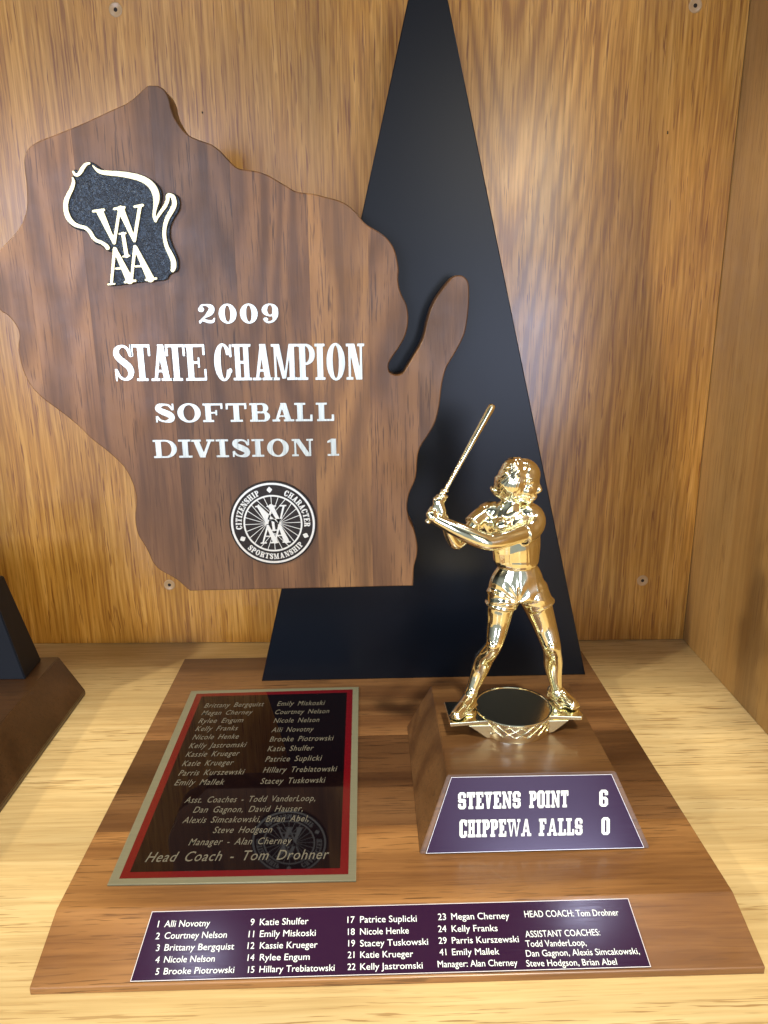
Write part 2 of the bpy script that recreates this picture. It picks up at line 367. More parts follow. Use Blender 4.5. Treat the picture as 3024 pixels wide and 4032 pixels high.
M_oak_back = wood('oak_back_panel', 'z', (.33, .135, .018), (.52, .248, .036), (.68, .365, .080), (.24, .082, .010), .36, .75, .22, ringamt=.40, ringscale=9, poreamt=.95, porescale=760, tint=False, streak=330, sst=.018, con=.05, cath=dict(heart=(.095, 0, .16), across='x', spacing=.0105, wob=.04, round=.008))
M_oak_shelf = wood('oak_shelf', 'x', (.50, .345, .145), (.60, .44, .20), (.70, .54, .27), (.34, .21, .08), .40, .2, .3, ring=12, ringamt=.10, ringscale=5, poreamt=1., porescale=820, tint=False, streak=330, sst=.025)
M_oak_side = wood('oak_side_panel', 'z', (.38, .205, .060), (.47, .275, .088), (.55, .34, .12), (.27, .135, .04), .42, .3, .3, ring=6, ringamt=.2, ringscale=5, poreamt=.7, porescale=820, tint=False, streak=260, sst=.02)
M_black = plain('satin_black_paint', (.0022, .0042, .0085), .32, 0, 0, .30, .26)
M_black2 = plain('black_lacquer', (.003, .004, .006), .45, 0, 0, .1, .2)
M_hole = plain('hole_dark', (.02, .012, .006), .8)
M_edge = plain('bright_aluminium_edge', (.85, .83, .85), .3, .3)
def brushed(name, col, rough, axis, amt=.25, aniso=.0, scale=2500):
    m, N, L, B = new_mat(name); tc = N.new('ShaderNodeTexCoord'); s = [1., 1., 1.]; s['xyz'.index(axis)] = .02
    n = nz(N, L, mapping(N, L, tc.outputs['Object'], tuple(s)), scale, 3)
    L.new(mixc(N, L, 1, (*col,), ramp(N, L, n, [(.3, 1-amt), (.7, 1.)]), 'MULTIPLY'), B.inputs['Base Color'])
    L.new(ramp(N, L, n, [(.3, rough*.8), (.7, rough*1.2)]), B.inputs['Roughness'])
    B.inputs['Metallic'].default_value = 1; return m
M_silver = brushed('brushed_silver_inlay', (.80, .82, .70), .36, 'z')
M_brass = brushed('brushed_brass_relief', (.97, .88, .52), .42, 'z', .35)
M_satin_gold = brushed('satin_champagne_metal', (.25, .245, .16), .42, 'x', .15); M_satin_gold.node_tree.nodes['Principled BSDF'].inputs['Metallic'].default_value = .35
M_silver_flat = plain('nickel_relief', (.90, .90, .80), .4, 1)
M_print = plain('silver_print', (.82, .88, .86), .45, .0)
M_print_dim = plain('engraved_champagne_print', (.13, .12, .09), .4, .0)
M_white_print = plain('white_engraving', (.80, .86, .80), .45, .0)
M_red = plain('red_enamel_border', (.11, .003, .006), .16, 0, .5, .05)
M_gloss_black = plain('mirror_gloss_black', (.004, .002, .003), .03, 0, .3, .02, .5)
def purple():
    m, N, L, B = new_mat('purple_anodised_plate'); tc = N.new('ShaderNodeTexCoord')
    n = nz(N, L, mapping(N, L, tc.outputs['Object'], (.03, 1, 1)), 2500, 2)
    B.inputs['Base Color'].default_value = (.030, .009, .034, 1); B.inputs['Specular IOR Level'].default_value = .30; B.inputs['Metallic'].default_value = .15
    L.new(ramp(N, L, n, [(.3, .13), (.7, .22)]), B.inputs['Roughness']); B.inputs['Coat Weight'].default_value = .06; B.inputs['Coat Roughness'].default_value = .12
    return m
M_purple = purple()
def mottled(name, a, b):
    m, N, L, B = new_mat(name); tc = N.new('ShaderNodeTexCoord')
    n = nz(N, L, tc.outputs['Object'], 560, 3, .6, 2)
    L.new(ramp(N, L, n, [(.45, a), (.62, b)]), B.inputs['Base Color']); B.inputs['Roughness'].default_value = .35; B.inputs['Metallic'].default_value = .4
    bp = N.new('ShaderNodeBump'); bp.inputs['Strength'].default_value = .6; bp.inputs['Distance'].default_value = .0004; L.new(n, bp.inputs['Height']); L.new(bp.outputs[0], B.inputs['Normal'])
    return m
M_emblem = mottled('hammered_black_enamel', (.008, .010, .012), (.050, .072, .095))
M_seal = mottled('dark_bronze_enamel', (.016, .011, .008), (.030, .022, .017))
def gold():
    m, N, L, B = new_mat('polished_gold_plate'); tc = N.new('ShaderNodeTexCoord')
    B.inputs['Base Color'].default_value = (1.0, .96, .69, 1); B.inputs['Metallic'].default_value = 1; B.inputs['Roughness'].default_value = .11
    n = nz(N, L, tc.outputs['Object'], 420, 2); bp = N.new('ShaderNodeBump'); bp.inputs['Strength'].default_value = .04; bp.inputs['Distance'].default_value = .0003
    L.new(n, bp.inputs['Height']); L.new(bp.outputs[0], B.inputs['Normal']); return m
M_gold = gold()

# ------------------------------------------------------------------ cabinet (slightly turned against the trophy)
CRT = -0.0287; YB, XW = .2928, .2389
Mrot = Matrix.Rotation(CRT, 4, 'Z')
def struct(name, bm, mat):
    bm.transform(Mrot); o = bm_obj(name, bm, mat); o['kind'] = 'structure'; return o
struct('shelf', box(-.80, XW+.02, -.24, YB+.012, -.022, 0), M_oak_shelf)
back = struct('back_panel', box(-.80, XW-.0005, YB, YB+.010, .0005, .70), M_oak_back)
struct('side_panel', box(XW, XW+.019, -.24, YB+.012, .0003, .70), M_oak_side)
struct('upper_shelf', box(-.80, XW-.0005, -.16, YB-.0005, .62, .645), M_oak_shelf)
PB = Plane((Mrot @ Vector((0, YB, 0)))[:], (math.cos(CRT), math.sin(CRT), 0), (0, 0, 1))
for q in [(455, 38), (2738, 22), (667, 2303), (2530, 2286)]:
    a, b = PB.uv(q)
    bm = bmesh.new()
    def ringv(r, h, n=28): return [bm.verts.new(PB.at(a+r*math.cos(t*6.2832/n), b+r*math.sin(t*6.2832/n), h)) for t in range(n)]
    rs = [ringv(.0045, .00004), ringv(.0043, .00030), ringv(.0036, .00034), ringv(.0031, .00010), ringv(.0013, .00006)]
    for A, Bq in zip(rs, rs[1:]):
        for i in range(28): bm.faces.new((A[i], A[(i+1) % 28], Bq[(i+1) % 28], Bq[i]))
    hc = bm_obj('screw_cover', bm, plain('clear_putty', (.50, .33, .16), .3) if 'clear_putty' not in bpy.data.materials else bpy.data.materials['clear_putty'], back, True)
    bm = bmesh.new(); vs = ringv(.0013, .00008); bm.faces.new(vs); bm_obj('screw_hole', bm, M_hole, hc)
# small scratch marks and a knot in the veneer
def knot(q, rx, rz):
    a, b = PB.uv(q); bm = bmesh.new()
    bm.faces.new([bm.verts.new(PB.at(a+rx*math.cos(t*.5236)*(1+.3*math.sin(t*3)), b+rz*math.sin(t*.5236), .00006)) for t in range(12)])
    bm_obj('knot', bm, M_hole, back)
knot((2629, 522), .0005, .0012); knot((797, 443), .0005, .0008)

# ------------------------------------------------------------------ trophy
T, DEP, HA, HB, HW = .0132, .2420, .0307, .0034, .1500
trophy = empty('trophy', (0, 0, 0))
tag(trophy, 'large walnut championship trophy with black triangle, wooden state shape and gold softball batter', 'trophy')
# base board of glued walnut planks
board = empty('base_board', (0, 0, 0), trophy)
prof = [(-HA, 0), (-HA, HB), (0, T), (DEP, T), (DEP, 0)]
full = prism(prof, -HW, HW, lambda a, b, c: (c, a, b), .0004, 2)
def slice_bm(src, axis, lo, hi, gap=.00003):
    bm = src.copy(); n = [0, 0, 0]; n[axis] = 1
    for v, s in ((lo, -1), (hi, 1)):
        if v is None: continue
        p = [0, 0, 0]; p[axis] = v-s*gap
        nn = tuple(x*s for x in n)
        bmesh.ops.bisect_plane(bm, geom=bm.verts[:]+bm.edges[:]+bm.faces[:], plane_co=p, plane_no=nn, clear_outer=True)
    return bm
seams = [None, .0012, .0497, .0807, .1323, .1560, None]
tint = [(1.15, 1.0, .85), (1.30, 1.2, 1.0), (.80, .74, .70), (.44, .38, .35), (1.0, .92, .85), (.85, .80, .75)]
for i in range(6):
    if i == 0: continue
    lo = seams[i] if i > 1 else None
    bm_obj('plank', slice_bm(full, 1, lo, seams[i+1]), M_walnut_h, board, False, tint[i] if i > 1 else (1.45, 1.36, 1.12))  # front plank: lighter wood, tint raised further for light on its slope
full.free()
# black triangle panel
YT = .2045; TH = .0185
tri = empty
PT = Plane((0, YT, T), (1, 0, 0), (0, 0, 1))
ap = .4793-T+.012
triobj = sheet('triangle_panel', [[(-.0874, 0), (.1422, 0), (.0274+.0035, ap-.028), (.0274-.0035, ap-.028)]], PT, -TH, TH, M_black, trophy, .0006)
# walnut state slab
YS = .1862; PS = Plane((0, YS, 0), (1, 0, 0), (0, 0, 1)); ST = YT-YS-.0001
zb1 = zoom(0, 300, .6028); zb3 = zoom(0, 1200, .6028); zr4 = zoom(1400, 1000, .6329); zr2 = zoom(900, 600, .6028)
O1 = [(1030, 62), (995, 60), (963, 62), (925, 95), (870, 145), (820, 180), (740, 215), (640, 262), (540, 308), (450, 345), (350, 385), (250, 425), (200, 455), (168, 495), (156, 545), (160, 620), (170, 700), (175, 800), (172, 870), (155, 930), (120, 1000), (70, 1060), (20, 1110), (-22, 1170), (-45, 1250), (-55, 1340), (-45, 1440)]
O3 = [(0, 35), (50, 70), (90, 115), (118, 165), (125, 210), (118, 270), (125, 330), (150, 430), (200, 530), (270, 605), (350, 665), (430, 725), (520, 800), (590, 870), (680, 940), (750, 1000), (805, 1055), (840, 1110), (870, 1180), (888, 1250), (888, 1320), (882, 1390), (888, 1450), (905, 1510), (940, 1565), (970, 1620), (1000, 1685), (1040, 1730), (1100, 1765), (1160, 1800), (1210, 1845), (1240, 1870)]
O4 = [(358, 2065), (362, 1960), (370, 1920), (383, 1870), (383, 1800), (365, 1720), (335, 1655), (322, 1590), (325, 1530), (340, 1475), (365, 1420), (378, 1370), (383, 1300), (390, 1240), (410, 1190), (450, 1130), (490, 1060), (515, 980), (527, 900), (540, 800), (565, 710), (605, 640), (650, 560), (680, 490), (697, 400), (706, 300), (706, 210), (697, 165), (670, 138), (640, 132), (610, 140), (580, 170), (540, 220), (505, 270), (470, 340), (445, 420), (430, 490), (410, 550), (370, 620), (340, 670), (315, 710), (300, 735), (275, 750), (245, 752), (215, 738), (205, 710), (208, 680), (230, 640), (265, 590), (300, 530), (318, 480), (327, 430), (327, 370), (315, 310), (290, 260), (270, 205), (265, 150), (268, 100), (262, 50)]
O2 = [(1092, 660), (1075, 615), (1040, 565), (1000, 530), (960, 505), (915, 480), (880, 450), (860, 425), (835, 395), (800, 360), (760, 332), (710, 310), (640, 292), (560, 272), (480, 262), (430, 250), (380, 220), (320, 185), (260, 150), (200, 127), (130, 115), (70, 105), (35, 85)]
O5 = [(1493, 547), (1460, 510), (1430, 480), (1380, 445), (1320, 423), (1260, 400), (1215, 370), (1180, 330), (1150, 285), (1130, 245), (1115, 200), (1108, 160), (1090, 115), (1065, 80)]
px = [zb1(*p) for p in O1]+[zb3(*p) for p in O3]+[zr4(*p) for p in O4]+[zr2(*p) for p in O2]+[zb1(*p) for p in O5]
c1 = len(O1)+len(O3)-1
loop = smooth_loop([PS.uv(q) for q in px], 3, (c1, c1+1))
slab_me = put(curve_mesh([loop], ST, .0007), PS, -ST, ST)
slab_bm = bmesh.new(); slab_bm.from_mesh(slab_me); bmesh.ops.remove_doubles(slab_bm, verts=slab_bm.verts[:], dist=1e-6)
slab = empty('state_slab', (0, 0, 0), trophy)
sx = [None, -.205, -.172, -.1275, -.0855, -.0427, -.0081, .022, None]
stint = [(1.45, 1.4, 1.3), (1.35, 1.28, 1.2), (1.05, .98, .92), (.72, .68, .66), (1.0, .94, .86), (1.32, 1.28, 1.0), (1.12, 1.05, .90), (.92, .88, .80)]
for i in range(len(sx)-1):
    bm = slice_bm(slab_bm, 0, sx[i], sx[i+1], .00002)
    bm_obj('plank', bm, M_walnut_v, slab, False, stint[i])
slab_bm.free()
PF = Plane((0, YS, 0), (1, 0, 0), (0, 0, 1))
zt = zoom(400, 1150, .6631)
def letter(ch, x0, x1, y0, y1, s, u, z=zt, P=PF, mat=M_silver, parent=slab, h=.0004, n=44, name='letter'):
    x0 += 3; x1 -= 3
    a0, b0 = P.uv(z(x0, y1)); a1, b1 = P.uv(z(x1, y0)); H = b1-b0; w = (a1-a0)/H
    L = [[(a0+x*H, b0+y*H) for x, y in l] for l in glyph_loops(ch, w, s, u, False, n)]
    return sheet(name, L, P, .00002, h, mat, parent)
def yl(x, a, b, x0=300, x1=1400): return a+(b-a)*(x-x0)/(x1-x0)
for ch, x0, x1 in [('2', 572, 673), ('0', 697, 801), ('0', 823, 927), ('9', 952, 1050)]:
    letter(ch, x0, x1, yl(x0, 72, 68, 572, 1050), yl(x0, 186, 184, 572, 1050), .31, .10)
for ch, x0, x1 in [('S', 80, 184), ('T', 187, 287), ('A', 296, 412), ('T', 391, 494), ('E', 501, 616), ('C', 674, 772), ('H', 780, 889), ('A', 897, 1016), ('M', 1012, 1160), ('P', 1163, 1268), ('I', 1268, 1327), ('O', 1336, 1446), ('N', 1452, 1562)]:
    letter(ch, x0, x1, yl(x0, 311, 305, 82, 1500), yl(x0, 529, 520, 82, 1500), .165, .075, n=54)
for ch, x0, x1 in [('S', 318, 436), ('O', 453, 588), ('F', 605, 722), ('T', 740, 862), ('B', 880, 1000), ('A', 1012, 1143), ('L', 1150, 1254), ('L', 1277, 1381)]:
    letter(ch, x0, x1, yl(x0, 662, 655, 318, 1381), yl(x0, 774, 765, 318, 1381), .30, .11)
for ch, x0, x1 in [('D', 310, 446), ('I', 460, 536), ('V', 532, 672), ('I', 682, 754), ('S', 774, 884), ('I', 893, 964), ('O', 983, 1113), ('N', 1130, 1258), ('1', 1340, 1411)]:
    letter(ch, x0, x1, yl(x0, 876, 869, 310, 1410), yl(x0, 985, 971, 310, 1410), .30, .11)
# raised state emblem with the four letters
ze = zoom(200, 600, .3617)
emblem = empty('emblem', (0, 0, 0), trophy)
EO = [(450, 110), (490, 130), (545, 172), (610, 204), (700, 198), (800, 207), (900, 222), (1000, 248), (1085, 288), (1155, 340), (1203, 400), (1220, 480), (1208, 560), (1192, 640), (1205, 655), (1240, 610), (1262, 560), (1250, 470), (1290, 443), (1345, 450), (1400, 490), (1416, 560), (1402, 640), (1352, 720), (1316, 800), (1305, 880), (1316, 960), (1355, 1060), (1392, 1150), (1402, 1230), (1388, 1292), (1340, 1315), (1300, 1340), (1270, 1385), (1180, 1402), (950, 1422), (740, 1452), (650, 1456), (630, 1436), (640, 1410), (665, 1388), (668, 1290), (680, 1180), (690, 1110), (672, 1082), (635, 1078), (560, 1020), (500, 1002), (470, 962), (430, 900), (390, 862), (300, 845), (220, 792), (168, 700), (152, 600), (158, 530), (198, 460), (235, 380), (246, 300), (238, 275), (254, 258), (250, 215), (275, 190), (320, 205), (360, 150), (410, 110)]
sheet('emblem_plate', [smooth_loop([PF.uv(ze(*p)) for p in EO], 3)], PF, .00002, .0018, M_emblem, emblem, .0004)
S1 = [(265, 220, 14), (285, 250, 18), (315, 252, 22), (345, 222, 24), (375, 172, 24), (405, 140, 20), (440, 130, 14)]
S2 = [(478, 155, 8), (510, 190, 16), (560, 222, 24), (650, 235, 28), (760, 243, 31), (880, 262, 34), (980, 287, 36), (1060, 325, 38), (1120, 380, 40), (1155, 450, 40), (1165, 520, 36), (1155, 590, 26), (1142, 660, 20), (1140, 710, 18), (1157, 762, 10), (1172, 720, 16), (1210, 660, 20), (1260, 590, 22), (1285, 530, 22), (1288, 482, 24), (1310, 470, 20), (1340, 490, 26), (1358, 540, 28), (1355, 590, 28), (1325, 650, 28), (1285, 720, 26), (1260, 790, 24), (1250, 870, 22), (1255, 950, 22), (1280, 1040, 24), (1320, 1120, 28), (1348, 1190, 30), (1350, 1250, 30), (1340, 1285, 24)]
S3 = [(258, 285, 10), (268, 330, 20), (250, 400, 24), (215, 470, 26), (188, 540, 28), (185, 620, 28), (200, 690, 30), (235, 750, 28), (290, 795, 24), (350, 815, 20), (400, 830, 22), (445, 870, 22), (480, 930, 22), (520, 965, 20), (570, 985, 20), (620, 1020, 24), (638, 1045, 24)]
WL = [(482, 648, 16, 594, 633, 18), (556, 660, 38, 708, 990, 20), (708, 990, 20, 762, 650, 18), (710, 622, 16, 816, 607, 18), (778, 625, 40, 926, 965, 20), (926, 965, 20, 985, 600, 22), (930, 598, 16, 1014, 583, 18),
      (766, 893, 13, 832, 885, 13), (802, 890, 22, 842, 1130, 24), (806, 1138, 12, 872, 1128, 12),
      (712, 1052, 20, 678, 1425, 17), (716, 1056, 22, 876, 1395, 42), (642, 1440, 12, 712, 1432, 12), (824, 1414, 15, 936, 1399, 15), (728, 1268, 13, 800, 1264, 13),
      (932, 1030, 20, 895, 1390, 17), (936, 1034, 22, 1100, 1376, 42), (1050, 1391, 14, 1162, 1374, 14), (942, 1245, 13, 1015, 1240, 13)]
for nm, f in (('emblem_outline', U(brush(S1), brush(S2), brush(S3))), ('emblem_letters', U(*[cone(*c) for c in WL]))):
    L = [[PF.uv(ze(*p)) for p in l] for l in contours(f, 140, 1420, 100, 1470, 230)]
    sheet(nm, L, PF, .0018, .0012, M_brass, emblem, .00015)
# round seal
seal = empty('seal', (0, 0, 0), trophy)
sc_, sb_ = PF.uv((850+833*.2712, 1850+770*.2712)); r_ = (PF.uv((850+1465*.2712, 1850+770*.2712))[0]-PF.uv((850+197*.2712, 1850+770*.2712))[0])/2
k_ = r_/635
PSL = Plane(PF.at(sc_, sb_), (math.cos(-.03), 0, math.sin(-.03)*-1), (math.sin(-.03), 0, math.cos(-.03)))
def circ(r, n=96): return [(r*math.cos(t*6.28318/n), r*math.sin(t*6.28318/n)) for t in range(n)]
sheet('seal_disc', [circ(r_)], PSL, .00002, .0010, M_seal, seal, .0003)
sheet('seal_ring', [circ(608*k_), circ(578*k_)[::-1]], PSL, .0010, .0004, M_silver_flat, seal)
sheet('seal_ring', [circ(428*k_), circ(404*k_)[::-1]], PSL, .0010, .0004, M_silver_flat, seal)
dm = [[((505*math.cos(a)+x*math.cos(a)-y*math.sin(a))*k_, (505*math.sin(a)+x*math.sin(a)+y*math.cos(a))*k_) for x, y in ((46, 0), (12, 34), (0, 38), (-12, 34), (-46, 0), (-12, -34), (0, -38), (12, -34))] for a in (math.radians(91.5), math.radians(205), math.radians(-24))]
for d_ in dm: sheet('seal_diamond', [d_], PSL, .0010, .0004, M_silver_flat, seal)
sp = []
for i in range(24):
    a = i*math.pi/12; c, s = math.cos(a), math.sin(a)
    x0 = 90*(1 if c > .05 else -1 if c < -.05 else 0); y0 = 0
    if abs(c) < .6: y0 = 150*(1 if s > 0 else -1); x0 = 30*c
    x1, y1 = 406*c, 406*s; d = math.hypot(x1-x0, y1-y0); nx, ny = -(y1-y0)/d*5, (x1-x0)/d*5
    sp.append([((x0-nx*.6)*k_, (y0-ny*.6)*k_), ((x1-nx)*k_, (y1-ny)*k_), ((x1+nx)*k_, (y1+ny)*k_), ((x0+nx*.6)*k_, (y0+ny*.6)*k_)])
bm = bmesh.new()
for j, q in enumerate(sp):
    h0, h1 = .0009, .00125+.000004*(j % 5)
    lo = [bm.verts.new(PSL.at(a, b, h0)) for a, b in q]; hi = [bm.verts.new(PSL.at(a, b, h1)) for a, b in q]
    bm.faces.new(hi)
    for i in range(4): bm.faces.new((lo[i], lo[(i+1) % 4], hi[(i+1) % 4], hi[i]))
bm_obj('seal_spokes', bm, M_silver_flat, seal)
sw = [(-228, 265, 10, -125, 265, 10), (-165, 262, 42, -78, 10, 16), (-78, 10, 12, 0, 240, 11), (-62, 262, 10, 55, 262, 10), (-8, 258, 34, 100, 10, 22), (100, 10, 12, 175, 258, 14), (120, 262, 10, 205, 262, 10),
      (-38, 55, 8, 34, 55, 8), (0, 55, 19, 8, -98, 19), (-30, -102, 8, 48, -102, 8),
      (-80, -35, 14, -165, -280, 11), (-78, -35, 20, 10, -270, 36), (-195, -290, 9, -118, -290, 9), (-50, -290, 9, 52, -290, 9), (-110, -190, 9, -50, -190, 9),
      (88, -30, 14, 15, -270, 11), (90, -30, 20, 175, -270, 38), (125, -290, 9, 228, -290, 9), (62, -185, 9, 110, -185, 9)]
for q0, q1, hh in ((0, 7, .0006), (7, 10, .00058), (10, 15, .00062), (15, 19, .00064)):
    L = [[(x*k_, y*k_) for x, y in l] for l in contours(U(*[cone(*c) for c in sw[q0:q1]]), -240, 240, -310, 290, 120)]
    sheet('seal_letter', L, PSL, .0010, hh, M_silver_flat, seal)
WD = {'I': .42, 'M': 1.0, 'W': 1.1, 'H': .85, 'N': .85, 'A': .85, 'O': .78, 'C': .72, 'T': .75, 'S': .62, 'E': .7, 'P': .7, 'R': .8, 'Z': .68, 'D': .8, 'B': .75, 'L': .66, 'F': .66, 'V': .8}
def arc_text(txt, a0, a1, r, h, out=True):
    tot = sum(WD[c] for c in txt)+.12*(len(txt)-1); loops = []; acc = 0
    for c in txt:
        w = WD[c]; am = a0+(a1-a0)*(acc+w/2)/tot; acc += w+.12
        asc = abs(a1-a0)*r/tot  # arc length per unit width
        t = am-math.pi/2 if out else am+math.pi/2
        for l in glyph_loops(c, w, .24, .12, False, 22):
            loops.append([((r*math.cos(am)+(x-w/2)*asc*math.cos(t)-(y-.5)*h*math.sin(t))*k_, (r*math.sin(am)+(x-w/2)*asc*math.sin(t)+(y-.5)*h*math.cos(t))*k_) for x, y in l])
    sheet('seal_lettering', loops, PSL, .0010, .0005, M_silver_flat, seal)
R = math.radians
arc_text('CITIZENSHIP', R(188), R(110), 497, 88); arc_text('CHARACTER', R(66), R(-8), 497, 88); arc_text('SPORTSMANSHIP', R(222), R(321), 503, 84, False)

# ------------------------------------------------------------------ text helper (plain lettering)
def text_mesh(body, bold=0, ws=1.0, shear=0, cs=1.0):
    c = bpy.data.curves.new('t', 'FONT'); c.body = body; c.size = 1; c.fill_mode = 'FRONT'; c.extrude = 0; c.offset = bold
    c.space_word = ws; c.shear = shear; c.space_character = cs; c.resolution_u = 3
    return conv(c)
def text_lines(name, items, P, h, mat, parent, bold=.0, ws=1.0, shear=0, cs=1.0):
    V = []; F = []
    for body, q0, q1, cap in items:
        me = text_mesh(body, bold, ws, shear, cs); n = len(me.vertices); co = np.empty(n*3); me.vertices.foreach_get('co', co); co = co.reshape(-1, 3)
        a0 = np.array(P.uv(q0)); capw = abs(P.uv((q0[0], q0[1]-cap))[1]-a0[1])
        x0, x1 = co[:, 0].min(), co[:, 0].max(); ky = capw/.70
        if q1 is None: d = np.array((1., 0)); kx = ky; x0 = 0
        elif body.isdigit():
            a1 = np.array(P.uv(q1)); kx = ky*.95; d = np.array((1., 0)); a0 = a1-d*(x1-x0)*kx
        else:
            a1 = np.array(P.uv(q1)); d = a1-a0; Ln = np.hypot(*d); d /= Ln; kx = Ln/(x1-x0)
        nrm = np.array((-d[1], d[0]))
        base = len(V)
        for x, y, z in co:
            p = a0+d*(x-x0)*kx+nrm*y*ky; V.append(P.at(p[0], p[1], h))
        F += [tuple(base+i for i in p.vertices) for p in me.polygons]
        bpy.data.meshes.remove(me)
    me = bpy.data.meshes.new(name); me.from_pydata(V, [], F); return link(name, me, mat, parent)
# ------------------------------------------------------------------ black roster plaque on the base board
PK = Plane((0, 0, T), (1, 0, 0), (0, 1, 0)); zk = zoom(380, 2640, .6329)
def quad(P, pts, inset=0):
    return [P.uv(q) for q in pts]
plaque = sheet('roster_plaque', [quad(PK, [zk(68, 1344), zk(1615, 1318), zk(1632, 110), zk(590, 136)])], PK, .0001, .0010, M_satin_gold, trophy, .0002)
sheet('red_border', [quad(PK, [zk(142, 1308), zk(1567, 1280), zk(1594, 127), zk(624, 155)])], PK, .0011, .00008, M_red, plaque)
sheet('black_face', [quad(PK, [zk(210, 1268), zk(1516, 1243), zk(1558, 148), zk(655, 172)])], PK, .00118, .00008, M_gloss_black, plaque)
PKT = Plane((0, 0, T+.00126), (1, 0, 0), (0, 1, 0))
K = [('Brittany Bergquist', 668, 232, 1040, 222, 28), ('Megan Cherney', 652, 278, 968, 272, 28), ('Rylee Engum', 632, 328, 910, 322, 29), ('Kelly Franks', 613, 377, 876, 372, 30), ('Nicole Henke', 594, 430, 882, 424, 31), ('Kelly Jastromski', 572, 484, 930, 476, 32), ('Kassie Krueger', 552, 538, 887, 530, 33), ('Katie Krueger', 530, 595, 850, 588, 34), ('Parris Kurszewski', 507, 655, 918, 646, 35), ('Emily Mallek', 482, 715, 792, 710, 36),
     ('Emily Miskoski', 1122, 220, 1421, 214, 28), ('Courtney Nelson', 1110, 272, 1447, 265, 28), ('Nicole Nelson', 1100, 326, 1385, 320, 29), ('Alli Novotny', 1087, 384, 1350, 378, 30), ('Brooke Piotrowski', 1075, 443, 1475, 435, 32), ('Katie Shulfer', 1062, 503, 1350, 497, 33), ('Patrice Suplicki', 1048, 568, 1402, 560, 34), ('Hillary Trebiatowski', 1034, 636, 1497, 627, 35), ('Stacey Tuskowski', 1018, 706, 1424, 697, 36),
     ('Asst. Coaches - Todd VanderLoop,', 545, 824, 1360, 812, 38), ('Dan Gagnon, David Hauser,', 598, 885, 1282, 876, 38), ('Alexis Simcakowski, Brian Abel,', 532, 950, 1318, 938, 39), ('Steve Hodgson', 722, 1012, 1090, 1008, 40), ('Manager - Alan Cherney', 570, 1088, 1213, 1078, 42), ('Head Coach - Tom Drohner', 300, 1192, 1445, 1172, 62)]
text_lines('lettering', [(b, zk(x0, y0), zk(x1, y1), c*.6329) for b, x0, y0, x1, y1, c in K], PKT, .00003, M_print_dim, plaque, .003, 1.7, .25, 1.1)
# ------------------------------------------------------------------ purple roster strip on the sloping front
PN = Plane((0, 0, T), (1, 0, 0), (0, HA, T-HB)); za = zoom(400, 3500, .7233); zB = zoom(1500, 3450, .7233)
strip_q = [PN.uv((514, 3870)), PN.uv((2562, 3812)), PN.uv((2472, 3542)), PN.uv((600, 3594))]
strip = sheet('name_strip', [strip_q], PN, .0001, .0008, M_purple, trophy, .0001)
def rim(name, q, P, h, w, t, parent, mat=M_edge):
    """thin bright bevelled edge around a plate"""
    c = np.mean(np.array(q), axis=0); inner = []
    n = len(q)
    for i in range(n):
        p0, p1, p2 = [np.array(q[(i+k) % n]) for k in (-1, 0, 1)]
        d1 = (p1-p0)/np.linalg.norm(p1-p0); d2 = (p2-p1)/np.linalg.norm(p2-p1); n1 = np.array((-d1[1], d1[0])); n2 = np.array((-d2[1], d2[0]))
        b = n1+n2; b /= np.linalg.norm(b); inner.append(tuple(p1+b*w/(b@n1)))
    return sheet(name, [q, inner[::-1]], P, h, t, mat, parent)
rim('plate_edge', strip_q, PN, .00088, .00025, .00012, strip)
PNT = Plane(PN.at(0, 0, .0009), PN.ex, PN.ey)
A = [('Alli Novotny', 340, 208, 588, 203), ('Courtney Nelson', 340, 272, 680, 266), ('Brittany Bergquist', 340, 337, 720, 330), ('Nicole Nelson', 338, 402, 614, 396), ('Brooke Piotrowski', 336, 466, 720, 457),
     ('Katie Shulfer', 860, 198, 1125, 192), ('Emily Miskoski', 860, 262, 1165, 256), ('Kassie Krueger', 860, 326, 1175, 320), ('Rylee Engum', 860, 390, 1132, 386), ('Hillary Trebiatowski', 858, 455, 1268, 446),
     ('Patrice Suplicki', 1407, 184, 1716, 178), ('Nicole Henke', 1407, 250, 1673, 243), ('Stacey Tuskowski', 1407, 314, 1778, 304), ('Katie Krueger', 1408, 376, 1697, 370), ('Kelly Jastromski', 1408, 441, 1749, 433)]
A += [(b, x+1521, y-69, X+1521, Y-69) for b, x, y, X, Y in [('Megan Cherney', 384, 237, 700, 232), ('Kelly Franks', 386, 303, 636, 299), ('Parris Kurszewski', 387, 367, 752, 359), ('Emily Mallek', 388, 430, 646, 426), ('Manager: Alan Cherney', 310, 496, 745, 487), ('HEAD COACH: Tom Drohner', 784, 224, 1297, 214), ('ASSISTANT COACHES:', 788, 333, 1195, 322), ('Todd VanderLoop,', 790, 385, 1120, 378), ('Dan Gagnon, Alexis Simcakowski,', 792, 438, 1410, 424), ('Steve Hodgson, Brian Abel', 794, 492, 1287, 482)]]
A += [(b, x, y, X, y-1) for b, x, y, X in [('1', 293, 210, 308), ('2', 287, 275, 313), ('3', 287, 339, 312), ('4', 286, 404, 312), ('5', 286, 468, 310), ('9', 805, 199, 830), ('11', 782, 264, 828), ('12', 782, 327, 830), ('14', 782, 392, 830), ('15', 782, 457, 830), ('17', 1332, 186, 1377), ('18', 1332, 251, 1378), ('19', 1332, 314, 1379), ('21', 1330, 377, 1376), ('22', 1330, 442, 1382), ('23', 1824, 170, 1876), ('24', 1826, 235, 1878), ('29', 1828, 299, 1880), ('41', 1829, 362, 1878)]]
text_lines('lettering', [(b, za(x0, y0), za(x1, y1), 36*.7233) for b, x0, y0, x1, y1 in A], PNT, .00003, M_print, strip, .001)
